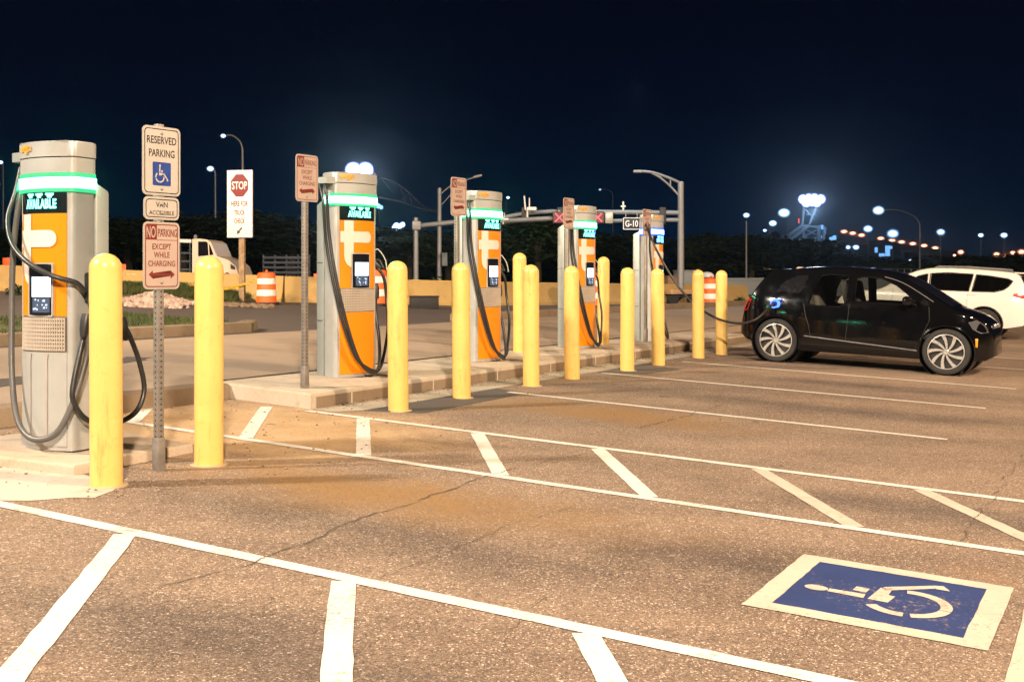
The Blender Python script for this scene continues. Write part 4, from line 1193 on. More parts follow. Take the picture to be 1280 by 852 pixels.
# grass bank, rubble and their soil
bk = [(-11.3, 28.0), (-5.9, 28.3)]
bm = BM(); rows = []
def bank(f, g):
    x = -11.6+5.0*f; y = 26.6+2.9*g
    e = math.sin(PI*min(1, max(0, f)))**.5
    h = .15+(.30*min(1, g*1.7))*e+.06*mnoise.noise(Vector((x*1.3, y*1.3, 0)))*e
    return onG(x, y, h)
for i in range(31): rows.append([bm.verts.new(bank(i/30, j/12)) for j in range(13)])
for i in range(30):
    for j in range(12): bm.faces.new((rows[i][j], rows[i+1][j], rows[i+1][j+1], rows[i][j+1]))
skirt(bm, .6); struct(obj('grass_bank', bm, simple('bank_soil', (.10, .085, .045), .95, 0, .5, 2, .4), smooth=60))
sp = []
for k in range(5200):
    f = rnd.uniform(.03, .97); g = rnd.uniform(.22, .98); sp.append(bank(f, g))
blades('bank_grass', sp, .05, .15, GRASSM)
bm = BM()
for k in range(520):
    f = rnd.gauss(.5, .20); u = 150+95*f; D = rnd.uniform(24.2, 27.2); pile = max(0, .26*(1-abs(f-.45)*1.6))*(1-abs(D-25.9)/1.8)
    p = UD(u, D, .15+max(0, pile)*rnd.uniform(.7, 1)); r_ = rnd.uniform(.03, .10)
    res = bmesh.ops.create_icosphere(bm, subdivisions=1, radius=r_)
    for v in res['verts']: v.co = Vector((v.co.x*rnd.uniform(.8, 1.4), v.co.y*rnd.uniform(.8, 1.4), v.co.z*rnd.uniform(.5, 1)))+p
stuff(obj('rubble', bm, RUBBLE, smooth=0))
bm = BM()
for k in range(160):
    u = rnd.uniform(255, 340); D = rnd.uniform(25.6, 26.8); p = UD(u, D, .17); r_ = rnd.uniform(.02, .07)
    res = bmesh.ops.create_icosphere(bm, subdivisions=1, radius=r_)
    for v in res['verts']: v.co = Vector((v.co.x*1.3, v.co.y, v.co.z*.7))+p
stuff(obj('gravel', bm, simple('gravel_brown', (.20, .14, .09), .95, 0, .4, 5), smooth=0))
# truck check sign
D_ = 28.0
t = thing('truck_check_sign', 'white board reading stop here for truck check, on a wooden post', 'sign', UD(301, D_, .3), R(-10))
z0 = Q(0, 297, D_).z-t.location.z; z1 = Q(0, 213, D_).z-t.location.z; W_ = .66; H_ = z1-z0
bm = BM(); box(bm, .02, .035, z1*.5-.2, .14, .10, z1+.3, .008); obj('post', bm, WOOD, t, 30)
bm = BM(); box(bm, 0, -.05, (z0+z1)/2, W_, .05, H_, .004); bd = obj('board', bm, WHITEB, t, 30)
zc = z1-.38
bm = BM(); frontplate(bm, [(.245*math.cos(R(22.5+45*k)), zc+.30*math.sin(R(22.5+45*k))) for k in range(8)], -.0795, -.0775); obj('stop_octagon', bm, STOPR, bd, 0)
bm = BM(); text_bm(bm, 'STOP', 0, zc, .40, .20, -.0805, weight=.02); obj('lettering', bm, WHITEB, bd, 0)
bm = BM()
for w_, z_, ww in (('HERE FOR', z1-.83, .44), ('TRUCK', z1-1.05, .28), ('CHECK', z1-1.26, .28)): text_bm(bm, w_, 0, z_, ww, .125, -.0785, weight=.016)
obj('lettering', bm, INKR, bd, 0)
bm = BM(); za = z1-1.50
frontplate(bm, [(.05, za+.09), (.075, za+.07), (.0, za-.02), (.03, za-.035), (-.07, za-.09), (-.06, za+.015), (-.03, za-.0)], -.0795, -.0775); obj('arrow', bm, INKB, bd, 0)
# caution tape
bm = BM(); P = [Q(322, 350, 27.9), Q(305, 355, 27.9), Q(281, 361, 28.2), Q(255, 357, 28.5), Q(235, 356, 28.6)]
P = catmull(P, 6); prev = None
for p in P:
    cur = (bm.verts.new(p+Vector((0, 0, .03))), bm.verts.new(p-Vector((0, .01, .03))))
    if prev: bm.faces.new((prev[0], cur[0], cur[1], prev[1]))
    prev = cur
bmesh.ops.solidify(bm, geom=bm.faces[:], thickness=.004)
tag(obj('caution_tape', bm, TAPE), 'yellow caution tape sagging from the traffic drum to the sign post', 'tape')
bm = BM(); tube(bm, [Q(515, 350, 32), Q(540, 351, 32.3), Q(575, 351.5, 32.8)], .018, 6); tag(obj('caution_tape', bm, TAPE), 'thin pale tape stretched level above the barrier between second and third charger', 'tape')
# dark low box
t = thing('storage_box', 'low black box lying in front of the orange tan barrier', 'box', onpix(530, 28.6, .146), R(8))
bm = BM(); box(bm, 0, 0, .14, .72, .4, .30, .015); obj('body', bm, CRATE, t, 30)
bm = BM(); box(bm, 0, 0, .305, .76, .44, .03, .008); obj('lid', bm, CRATE, t, 30)
# truck
D_ = 36.0
t = thing('truck', 'pale truck cab with dark bed behind the grass bank', 'truck', UD(268.4, D_, .1), 0)
zz = lambda v: Q(0, v, D_).z-t.location.z
xx = lambda u: (u-258)/F*(D_-.95)
M_ = FACE
def side(poly, y0, y1): 
    b = BM(); frontplate(b, [(xx(u), zz(v)) for u, v in poly], y0, y1); return b
cab = [(240, 352), (240, 300), (248, 299.5), (258, 300.5), (263.5, 304), (270.5, 320.5), (286, 326), (294, 333), (299, 346), (299, 353), (294, 353), (290, 344), (284, 340.5), (279, 342), (276, 352)]
bmc = side(cab, -.95, .95); obj('cab', bmc, TRUCKW, t, 20)
obj('cab_window', side([(247.5, 303), (257.5, 303), (262.5, 308), (266.5, 319), (247.5, 321)], -.962, -.951), BLACKG, t, 0)
obj('window_post', side([(259.5, 303), (260.6, 303), (262, 321), (260.6, 321)], -.968, -.963), TRUCKW, t, 0)
obj('headlight', side([(288, 330), (293, 333), (294, 337), (288, 336)], -.965, -.951), LENSC, t, 0)
obj('roof_rack', side([(196, 299), (238.5, 300.5), (238.5, 304.5), (196, 303)], -.95, .95), WHITEB, t, 20)
bmb = BM()
for u in (200, 212, 224, 236): frontplate(bmb, [(xx(u), zz(350)), (xx(u), zz(302)), (xx(u+1.4), zz(302)), (xx(u+1.4), zz(350))], -.93, -.86)
for v in (318, 328, 338, 346): frontplate(bmb, [(xx(198), zz(v)), (xx(238), zz(v)), (xx(238), zz(v-2.2)), (xx(198), zz(v-2.2))], -.92, -.87)
obj('bed_rack', bmb, DKBLUE, t, 20)
bmb = BM(); box(bmb, xx(218), 0, zz(349), 1.2, 1.8, .2, .02); obj('bed', bmb, DKBLUE, t, 30)
bmb = BM(); lathe(bmb, [(.06, 0), (.06, .1), (.03, .14), (0, .14)], 12, Matrix.Translation((xx(239), -.5, zz(299.5)))); obj('beacon', bmb, GREYBOX, t, 40)
for u in (284, 222):
    bmb = BM(); lathe(bmb, [(.15, -.12), (.38, -.12), (.40, -.08), (.40, .08), (.38, .12), (.15, .12)], 28, Matrix.Translation((xx(u), -.80, zz(357))) @ Matrix.Rotation(R(90), 4, 'X')); obj('wheel', bmb, TYRE, t, 40)
# stacked dark rack trailer
D_ = 42.0
t = thing('rack_trailer', 'dark blue slatted trailer side standing behind the barrier', 'trailer', UD(358, D_, 0), R(4))
zz = lambda v: Q(0, v, D_).z-t.location.z
bmb = BM()
for k in range(5): box(bmb, 0, 0, zz(322+6.2*k), 1.75, .06, .10, .01)
pieces('slat', bmb, DKBLUE, t, 30)
bmb = BM()
for k in range(5): box(bmb, -.85+.425*k, .05, zz(335), .06, .06, zz(318)-zz(352), .01)
pieces('stake', bmb, DKBLUE, t, 30)
bmb = BM(); box(bmb, 0, .9, zz(354), 1.8, 1.7, .14, .02); obj('bed', bmb, DKBLUE, t, 30)
for sx in (-.5, .5):
    bmb = BM(); lathe(bmb, [(.12, -.1), (.30, -.1), (.32, -.06), (.32, .06), (.30, .1), (.12, .1)], 24, Matrix.Translation((sx, .35, .32)) @ Matrix.Rotation(R(90), 4, 'X')); obj('wheel', bmb, TYRE, t, 40)
# yard clutter right of the fifth charger
t = thing('flat_trailer', 'low flat trailer with tan deck right of the blue lit charger', 'trailer', UD(846, 39.5, .1), R(12))
bmb = BM(); box(bmb, 0, 0, .46, 1.05, 1.6, .16, .02); obj('deck', bmb, simple('tan_deck', (.40, .24, .12), .7, 0, .2, 3), t, 30)
bmb = BM(); box(bmb, 0, 0, .33, .9, 1.3, .10, .02); obj('chassis', bmb, DARKM, t, 30)
for sx in (-.36, .36):
    bmb = BM(); lathe(bmb, [(.06, -.1), (.19, -.1), (.2, -.05), (.2, .05), (.19, .1), (.06, .1)], 20, Matrix.Translation((sx, -.6, .2)) @ Matrix.Rotation(R(90), 4, 'X')); obj('wheel', bmb, TYRE, t, 40)
def cabinet(name, label, cat, u, D, w, dep, v0, mat, h0=.1):
    t = thing(name, label, cat, UD(u, D, h0), R(8)); h = Q(0, v0, D).z-t.location.z
    bmb = BM(); box(bmb, 0, 0, h/2, w, dep, h, .02); obj('body', bmb, mat, t, 30)
    bmb = BM(); box(bmb, 0, 0, h+.02, w+.06, dep+.06, .05, .012); obj('lid', bmb, mat, t, 30)
    bmb = BM(); box(bmb, w*.3, -dep/2-.012, h*.55, .04, .02, .14, .005); obj('handle', bmb, GALV, t, 30)
    return t
cabinet('utility_cabinet', 'grey utility cabinet behind the tall gantry pole', 'cabinet', 858, 44, .85, .7, 339, GREYBOX)
cabinet('wooden_crate', 'brown crate between the blue lit charger and grey cabinet', 'crate', 839, 42, .42, .6, 346, BROWNBOX)
t = thing('water_tank', 'small rusty tank with pale domed top behind the bollard and drum', 'tank', UD(884, 45, .1))
bmb = BM(); lathe(bmb, [(.26, 0), (.28, .02), (.28, .92), (.26, .95)], 24); obj('body', bmb, BROWNBOX, t, 40)
bmb = BM(); lathe(bmb, [(.285, .95), (.26, 1.06), (.16, 1.14), (0, 1.17)], 24); obj('lid', bmb, WHITEB, t, 50)
# kerb beyond the lane on the right, weeds
polysheet('median_kerb', [(20.0, -12.33), (48, -12.33), (48, -12.6), (20.0, -12.6)], .30, CONC_KERB, side=.3, bev=.03)
def shrub(label, loc, r, n, mat=LEAF2):
    t = thing('shrub', label, 'shrub', loc, 0, 'low weeds and shrubs')
    bm = BM()
    for k in range(n):
        d = Vector((rnd.gauss(0, 1), rnd.gauss(0, 1), abs(rnd.gauss(0, 1)))).normalized()*r*rnd.uniform(.3, 1)*(.8+.4*mnoise.noise(Vector((k*.3, 1, 2))))
        p = d; a = Vector((rnd.gauss(0, 1), rnd.gauss(0, 1), rnd.gauss(0, 1))).normalized(); b = a.orthogonal().normalized(); s_ = rnd.uniform(.03, .07)*(r/.5)
        vs = [bm.verts.new(p+a*s_), bm.verts.new(p+b*s_*.6), bm.verts.new(p-a*s_), bm.verts.new(p-b*s_*.6)]
        bm.faces.new(vs)
    obj('foliage', bm, mat, t, 0)
    bm = BM()
    for k in range(5): tube(bm, [(0, 0, -.1), (rnd.uniform(-.3, .3)*r, rnd.uniform(-.3, .3)*r, r*.5)], [.015, .006], 5)
    obj('stem', bm, BARK, t, 0)
    return t
for (u, D, r_, lb) in ((548, 36, .75, 'leafy shrub behind the barrier between the two white poles'), (566, 37, .6, 'leafy shrub behind the barrier just left of the third charger'), (643, 38, .7, 'leafy shrub behind the barrier between third and fourth charger'), (20, 27.5, .35, 'small weed growing at the barrier foot behind the first charger'), (925, 42, .35, 'weeds growing at the barrier foot left of the black car'), (872, 36, .30, 'dark weed clump beside the bollard crossed by the cable')):
    shrub(lb, UD(u, D, .12), r_, int(900*r_)+200)

# ------------------------------------------------------------------ trees
def tree_mesh(seed, lumps, leaves, size):
    r_ = random.Random(seed); bm = BM()
    L = []
    for k in range(lumps):
        a = r_.uniform(0, 2*PI); q = r_.uniform(.1, .75)
        L.append((Vector((math.cos(a)*q, math.sin(a)*q, r_.uniform(-.55, .62))), r_.uniform(.26, .48)))
    L.append((Vector((0, 0, .1)), .6))
    for k in range(leaves):
        c, rr = r_.choice(L)
        d = Vector((r_.gauss(0, 1), r_.gauss(0, 1), r_.gauss(0, 1))).normalized()
        p = c+d*rr*(r_.random()**.45)
        p = Vector((p.x, p.y, p.z))
        if p.z < -.75: continue
        a = (d+Vector((r_.gauss(0, .8), r_.gauss(0, .8), r_.gauss(0, .8)))).normalized(); t1 = a.orthogonal().normalized(); t2 = a.cross(t1)
        s_ = size*r_.uniform(.5, 1.3)
        bm.faces.new([bm.verts.new(p+t1*s_), bm.verts.new(p+t2*s_*.7), bm.verts.new(p-t1*s_), bm.verts.new(p-t2*s_*.7)])
    return bm
def trunk_bm(seed):
    r_ = random.Random(seed); bm = BM()
    tube(bm, [(0, 0, -1.75), (.01, 0, -1.1), (-.01, .01, -.4), (.02, 0, .3)], [.07, .055, .045, .015], 8)
    for k in range(6):
        a = r_.uniform(0, 2*PI); z = r_.uniform(-.9, -.1)
        tube(bm, [(0, 0, z), (math.cos(a)*.25, math.sin(a)*.25, z+.25), (math.cos(a)*.5, math.sin(a)*.5, z+.6)], [.03, .02, .006], 6)
    return bm
TP = []
for k in range(3):
    t = thing('tree', 'tree', 'tree', (0, 0, 0), 0, 'dark trees behind the site')
    obj('crown', tree_mesh(20+k, 17, 4600, .050), (LEAF, LEAF2, LEAF)[k], t, 0); obj('trunk', trunk_bm(30+k), BARK, t, 40)
    TP.append(t)
nt_used = [0, 0, 0]
def tree(u, D, vtop, hw, label):
    k = sum(nt_used) % 3
    o = TP[k] if not nt_used[k] else copy_tree(TP[k]); nt_used[k] += 1
    base = UD(u, D, -.1); H_ = Q(0, vtop, D).z-base.z
    sz = H_/2.75
    o.location = (base.x, base.y, base.z+1.75*sz); o.scale = (hw/1.0, hw/1.0, sz); o.rotation_euler = (0, 0, rnd.uniform(0, 6)); o['label'] = label
for a in ((-10, 60, 285, 3.6, 'dark tree at the far left edge behind the first charger'), (60, 66, 276, 4.0, 'dark tree hidden behind the first charger'), (160, 62, 268, 4.2, 'dark tree behind the stacked reserved parking sign'),
          (228, 58, 266, 4.0, 'dark tree above the truck cab'), (300, 64, 262, 4.4, 'dark tree behind the truck check sign'), (365, 58, 270, 4.2, 'dark tree above the slatted trailer'), (440, 66, 278, 4.2, 'dark tree behind the charger with floodlights'),
          (512, 60, 290, 3.2, 'dark tree behind the left gantry pole'), (560, 64, 288, 3.0, 'dark tree behind the pole with the meter box'), (620, 68, 280, 4.0, 'dark tree behind the third charger'), (672, 62, 262, 3.6, 'dark tree between third and fourth charger'),
          (735, 70, 285, 4.0, 'dark tree behind the fourth charger'), (790, 74, 288, 3.8, 'dark tree below the G-10 lane sign'), (880, 72, 292, 3.2, 'round green tree above the two bollards nearest the car'), (940, 68, 291, 3.6, 'round green tree behind the slim lamp pole'), (1000, 76, 298, 3.4, 'dark tree left of the crane foot'),
          (1060, 90, 318, 3.6, 'low dark tree under the far bridge lights'), (1130, 95, 320, 4.0, 'low dark tree above the black car bonnet'), (1195, 92, 318, 3.8, 'low dark tree beyond the white car roof'), (1262, 90, 316, 3.8, 'low dark tree at the right edge of the picture')):
    tree(*a)

bm = BM()
for k in range(26000):
    u = rnd.uniform(-120, 1420); D = rnd.uniform(84, 98)
    top = 300+12*mnoise.noise(Vector((u*.012, 3.1, 0)))+9*mnoise.noise(Vector((u*.05, 1.7, 0)))+(28 if u > 1040 else 0)
    b = UD(u, D); zt_ = Q(u, top, D).z; z = b.z+(zt_-b.z)*rnd.random()**.75
    a = Vector((rnd.gauss(0, 1), rnd.gauss(0, 1), rnd.gauss(0, 1))).normalized(); t1 = a.orthogonal().normalized(); t2 = a.cross(t1); s_ = rnd.uniform(.18, .42); p = Vector((b.x, b.y, z))
    bm.faces.new([bm.verts.new(p+t1*s_), bm.verts.new(p+t2*s_*.7), bm.verts.new(p-t1*s_), bm.verts.new(p-t2*s_*.7)])
stuff(obj('undergrowth', bm, LEAF, smooth=0))
# ------------------------------------------------------------------ poles, gantries, lamps
def pole_lamp(label, u, D, vhead, arm_du, lampm, r_head, pole_v=None, r=.07, group='tall street lamps', vdrop=None, headonly=False, mat=POLEG, arm_u=None):
    """street lamp: pole at column u, head at (u+arm_du, vhead)"""
    base = UD(u, D, 0); t = thing('street_lamp', label, 'street lamp', base, 0, group)
    top = Q(u, pole_v if pole_v else vhead+4, D)-base; head = Q(u+arm_du, vhead, D)-base
    bm = BM(); tube(bm, [(0, 0, -.1), (0, 0, top.z)], [r, r*.65], 10); obj('pole', bm, mat, t, 40)
    bm = BM(); lathe(bm, [(r*1.9, -.05), (r*1.9, .08), (r*1.2, .12)], 12); obj('base', bm, mat, t, 40)
    if abs(arm_du) > .5:
        mid = Vector((head.x*.45, 0, max(top.z, head.z)*.985 if top.z < head.z else top.z+.1*(head.z-top.z)))
        bm = BM(); tube(bm, catmull([Vector((0, 0, top.z)), Vector((head.x*.15, 0, top.z+(head.z-top.z)*.6)), Vector((head.x*.55, 0, head.z+.02)), head], 6), r*.55, 8); obj('arm', bm, mat, t, 40)
    bm = BM(); s = r_head*.82
    rg = [(0, 0)]
    lathe(bm, [(0, s*1.3), (s*.30, s*1.25), (s*.6, s*1.16), (s*.58, s*1.10)], 14, Matrix.Translation(head)); h = obj('lamp_head', bm, mat, t, 50)
    bm = BM(); lathe(bm, [(s*1.5*math.sin(R(a)), s*1.2*math.cos(R(a))) for a in range(0, 181, 12)], 20, Matrix.Translation(head), False); obj('lens', bm, lampm, h, 80)  # globe enlarged to the size of the lamp's glow
    return t
pole_lamp('tall street lamp with arm reaching left above the truck check sign', 303, 46, 170, -24, LAMPW, .10, 186, .07)
pole_lamp('straight street lamp between the parking sign and truck check sign', 269, 60, 211, -6, LAMPW, .17, 216, .07)
pole_lamp('small lamp at the far left edge of the sky', 4, 70, 203, -3, LAMPW, .13, 208, .06)
b_ = UD(549, 44); t = thing('street_lamp', 'unlit lamp on a long bare pole with bracket arm behind third charger', 'street lamp', b_, 0, 'tall street lamps')
bm = BM(); tube(bm, [(0, 0, -.1), Q(549.5, 235, 44)-b_], [.095, .08], 10); obj('pole', bm, POLEG, t, 40)
bm = BM(); tube(bm, [Q(550, 243, 44)-b_, Q(566, 230, 44)-b_, Q(596, 221, 44)-b_], .03, 6); tube(bm, [Q(550, 258, 44)-b_, Q(562, 245, 44)-b_, Q(575, 227.5, 44)-b_], .022, 6); obj('bracket_arm', bm, POLEG, t, 40)
bm = BM(); p = Q(597, 220.5, 44)-b_; box(bm, p.x, p.y, p.z, .36, .20, .10, .03, Matrix.Translation(p) @ Matrix.Rotation(R(-14), 4, 'Y') @ Matrix.Translation(-p)); obj('lamp_head', bm, POLEG, t, 40)
pole_lamp('faint lamp high above the fourth charger', 766, 90, 237, -16, LAMPD, .08, 244, .05)
pole_lamp('slim lamp pole with round bright head in front of the dark trees', 933, 62, 269, 0, LAMPW, .16, 276, .07)
pole_lamp('large bright lamp between the slim lamp pole and crane', 985, 110, 266, -5, LAMPW, .52, 272, .10)
pole_lamp('bright lamp just below left of the large crane lamp', 961, 120, 279, 5, LAMPW, .38, 286, .10)
pole_lamp('bright lamp on a long arm with pole right of the crane', 1150, 74, 263, -52, LAMPW, .33, 280, .07)
for (u, v, D, rr, lb, m_) in ((1085, 286, 120, .45, 'bright white lamp above the left end of bridge lights', LAMPB), (1116, 292, 130, .60, 'large white lamp standing among the bridge lights', LAMPB), (1176, 290, 120, .40, 'white lamp right of the long armed lamp pole', LAMPB), (1226, 294, 110, .24, 'left small lamp of the pair above the white car', LAMPW), (1255, 294, 110, .30, 'right small lamp of the pair above the white car', LAMPW)):
    pole_lamp(lb, u, D, v, 0, m_, rr, v+5, .07, 'far lamps at the right')
for (u, v, D, rr, lb, m_) in ((1012, 317, 150, .30, 'small lamp low beside the crane foot', LAMPW), (1060, 309, 150, .32, 'left lamp of the low pair under bridge', LAMPB), (1070, 309, 150, .40, 'right lamp of the low pair under bridge', LAMPB), (1138, 325, 140, .22, 'tiny white lamp low above the black car roof', LAMPW), (1193, 319, 150, .22, 'tiny orange lamp low above the white car', LAMPO), (1201, 315, 150, .40, 'orange lamp above the middle of the white car roof', LAMPO), (956, 288, 140, .22, 'tiny lamp under the bright lamp left of the crane', LAMPW), (998, 300, 150, .16, 'tiny faint lamp on the crane boom tip', LAMPD), (1246, 318, 140, .40, 'orange lamp at the left of the cluster at right edge', LAMPO), (1257, 321, 140, .50, 'largest orange lamp low in the cluster at right edge', LAMPO), (1266, 316, 140, .34, 'upper orange lamp in the cluster at right edge', LAMPO), (1277, 315, 140, .45, 'orange lamp cut off by the right edge', LAMPO)):
    pole_lamp(lb, u, D, v, 0, m_, rr, v+3, .05, 'far small lamps')
pole_lamp('small round lamp right of the unlit bracket lamp', 633, 90, 247, 2, LAMPW, .13, 252, .05)

def gantry_pole(t, u, D, vtop, r):
    b = UD(u, D)-Vector(t.location); z = Q(u, vtop, D).z-t.location.z
    bm = BM(); tube(bm, [(b.x, b.y, b.z-.1), (b.x, b.y, z)], [r, r*.85], 14); lathe(bm, [(r*2, -.05), (r*2, .05), (r*1.3, .09)], 14, Matrix.Translation((b.x, b.y, b.z)))
    return obj('pole', bm, POLEG, t, 40)
GD = 40.0
base = UD(851, GD, .1)
t = thing('lane_gantry', 'tall steel pole with twin beams over the lanes and a bracket lamp arm', 'gantry', base)
L_ = lambda u, v, D=GD: Q(u, v, D)-base
gantry_pole(t, 851, GD, 227, .125)
for (pts, r) in (([(628, 272), (656, 266.5), (692, 264)], .075), ([(690, 264.5), (848, 266)], .085), ([(630, 278), (660, 275), (700, 274)], .075), ([(700, 277.5), (830, 275), (850, 275)], .075)):
    bm = BM(); tube(bm, [L_(u, v) for u, v in pts], r, 12); obj('beam', bm, simple('beam_white', (.20, .225, .25), .45, .1, .05), t, 40)
bm = BM(); 
for u in (656, 700, 828): box(bm, *L_(u, 270), .22, .26, .62, .02)
pieces('clamp', bm, DARKM, t, 30)
bm = BM(); tube(bm, catmull([L_(851, 229), L_(835, 222), L_(815, 215.5), L_(797, 214)], 6), .05, 8); tube(bm, catmull([L_(850, 246), L_(838, 233), L_(825, 222), L_(814, 216)], 6), .04, 8)
tube(bm, [L_(838, 222.5), L_(838, 232)], .025, 6); tube(bm, [L_(825, 218), L_(826, 223)], .025, 6); obj('bracket_arm', bm, POLEG, t, 40)
bm = BM(); box(bm, *L_(797, 214.5), .32, .24, .10, .03); obj('lamp_head', bm, POLEG, t, 40)
base2 = UD(520, 38, .1)
t2 = thing('lane_gantry', 'shorter steel post with a level mast arm left of the third charger', 'gantry', base2)
gantry_pole(t2, 520, 38, 272, .09)
bm = BM(); tube(bm, [Q(520, 282.5, 38)-base2, Q(566, 278, 38.5)-base2, Q(640, 275.5, 39.4)-base2, Q(690, 273, 39.7)-base2], .085, 12); obj('mast_arm', bm, POLEG, t2, 40)
bm = BM(); box(bm, *(Q(521, 282, 38)-base2), .28, .28, .30, .02); obj('clamp', bm, POLEG, t2, 30)
def lane_signal(label, u, v):
    o = Q(u, v, 39.6); t = thing('lane_signal', label, 'lane signal', o, 0, 'red X lane signals')
    bm = BM(); box(bm, 0, 0, 0, .46, .18, .42, .02); obj('housing', bm, BLACKP, t, 30)
    bm = BM()
    frontplate(bm, rrect(0, 0, .40, .36, .02, 2), -.0925, -.088); obj('glow_face', bm, REDGLOW, t, 0); bm = BM()  # panel emits red to imitate the cross's glow around it
    for a in (45, -45): box(bm, 0, -.096-.0035*(a > 0), 0, .42, .003, .05, 0, Matrix.Rotation(R(a), 4, 'Y'))
    for v_ in bm.verts: v_.co.y += 0
    obj('red_cross', bm, REDX, t, 0)
    bm = BM(); box(bm, 0, .13, .12, .08, .12, .30, .01); obj('bracket', bm, GALV, t, 30)
lane_signal('lit red X lane signal left of the fourth charger', 699, 272); lane_signal('lit red X lane signal right of the fourth charger', 747, 272)
bmt = thing('signal_cabinet', 'pale metal signal box on the beam right of the red X', 'signal box', Q(761, 272, 39.7))
bm = BM(); box(bm, 0, 0, 0, .28, .2, .42, .02); obj('body', bm, SILV, bmt, 30)
bm = BM(); tube(bm, [(0, .1, .1), (0, .26, .14)], .03, 6); obj('bracket', bm, GALV, bmt, 30)
def camera_thing(label, u, v, D=39.6, s=1.0):
    t = thing('traffic_camera', label, 'camera', Q(u, v, D), 0, 'cameras on the gantry')
    bm = BM(); box(bm, .10*s, 0, 0, .34*s, .14*s, .13*s, .03); obj('housing', bm, WHITEB, t, 40)
    bm = BM(); tube(bm, [(-.05*s, 0, -.30*s), (-.05*s, 0, .05)], .035*s, 8); tube(bm, [(-.12*s, 0, -.05), (-.16*s, 0, .45*s)], .03*s, 6); tube(bm, [(.02*s, 0, .05), (.02*s, 0, .38*s)], .022*s, 6); obj('bracket', bm, WHITEB, t, 40)
camera_thing('white camera with two upright stalks on the gantry beam', 661, 261); camera_thing('white camera fixed on the beam right of third charger', 630, 274, 39.2, .6)
bm = BM(); tube(bm, [Q(779, 263, GD), Q(779, 252, GD)], .035, 8); tube(bm, [Q(776, 258, GD), Q(782, 258, GD)], .03, 6); tag(obj('beam_antenna', bm, WHITEB), 'short white antenna standing on the beam above the G-10 sign', 'antenna')
t = thing('lane_sign', 'black lane sign with white letters G-10 hanging from the beam', 'sign', Q(789.5, 279.5, 39.55))
w_, h_ = 22/F*39.55, 15.5/F*39.55
bm = BM(); box(bm, 0, 0, 0, w_, .04, h_, .008); obj('panel', bm, simple('sign_black', (.012, .014, .02), .5), t, 30)
bm = BM(); ringplate(bm, rrect(0, 0, w_-.02, h_-.02, .03, 3), rrect(0, 0, w_-.06, h_-.06, .02, 3), -.0235, -.0205); text_bm(bm, 'G-10', 0, 0, w_*.72, h_*.52, -.0215, weight=.01); obj('lettering', bm, emis('sign_letter_lit', (.8, .85, .9), .45, False, (.7, .7, .7)), t, 0)
bm = BM()
for sx in (-.2, .2): tube(bm, [(sx, .02, h_/2-.02), (sx, .05, h_/2+.14)], .018, 6)
pieces('hanger', bm, GALV, t, 30)
t = thing('meter_box', 'grey meter box fixed to the pole left of the third charger', 'meter box', Q(556, 324, 43.8))
bm = BM(); box(bm, 0, 0, 0, .22, .2, .52, .02); obj('body', bm, GREYBOX, t, 30)
bm = BM(); box(bm, 0, -.105, 0, .18, .012, .46, .005); obj('door', bm, GREYBOX, t, 30)

# floodlight mast behind the second charger
base = UD(466, 62); t = thing('floodlight_mast', 'high mast with two brilliant floodlights and long truss boom behind the charger', 'floodlight')
t.location = base; L_ = lambda u, v, D=62: Q(u, v, D)-base
bm = BM(); tube(bm, [(0, 0, -.1), L_(466, 216)], [.14, .09], 10); obj('mast', bm, POLEG, t, 40)
bm = BM(); tube(bm, [L_(432, 218), L_(470, 217)], .06, 8); obj('crossbar', bm, POLEG, t, 40)
for u in (442, 457):
    bm = BM(); box(bm, *L_(u, 213), .62, .3, .58, .05); f_ = obj('floodlight', bm, GREYBOX, t, 40)
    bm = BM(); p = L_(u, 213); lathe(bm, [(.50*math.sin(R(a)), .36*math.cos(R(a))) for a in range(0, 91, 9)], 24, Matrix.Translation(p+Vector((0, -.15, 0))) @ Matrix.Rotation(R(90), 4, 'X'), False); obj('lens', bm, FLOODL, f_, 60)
DIMS = simple('dim_steel', (.035, .045, .06), .6, .3, .1)
bm = BM()
A = [L_(466, 221), L_(490, 226), L_(512, 241), L_(528, 257), L_(545, 264)]; B = [L_(470, 246), L_(500, 252), L_(520, 259), L_(545, 266)]
tube(bm, catmull(A, 5), .045, 6); tube(bm, catmull(B, 5), .06, 6)
for a, b in (((478, 224), (500, 252)), ((500, 233), (508, 254)), ((512, 241), (516, 258)), ((500, 252), (512, 241))): tube(bm, [L_(*a), L_(*b)], .03, 5)
obj('boom', bm, DIMS, t, 40)
def flood_cluster(label, u, v, D, n, spread, rr, m_, seed):
    r_ = random.Random(seed); base = UD(u, D); t = thing('floodlight_mast', label, 'floodlight', base, 0, 'lit work lights')
    bm = BM(); tube(bm, [(0, 0, -.1), Q(u, v+2, D)-base], [.10, .07], 8); tube(bm, [Q(u-spread, v+1, D)-base, Q(u+spread, v-1, D)-base], .05, 6); obj('mast', bm, DIMS, t, 40)
    for k in range(n):
        p = Q(u+r_.uniform(-spread, spread), v+r_.uniform(-spread, spread)*.6, D)-base
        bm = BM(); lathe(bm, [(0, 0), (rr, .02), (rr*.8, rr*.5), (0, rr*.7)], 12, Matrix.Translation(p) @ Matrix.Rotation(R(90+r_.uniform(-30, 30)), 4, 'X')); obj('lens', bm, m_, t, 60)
flood_cluster('cluster of bluish work lights showing right of the charger with floodlights', 499, 281, 80, 7, 6, .22, LAMPB, 3)
flood_cluster('small bluish work lights low beside the floodlit charger edge', 474, 258, 80, 4, 2.5, .16, emis('lamp_blue_soft', (.3, .55, 1.0), 2.0, False), 4)

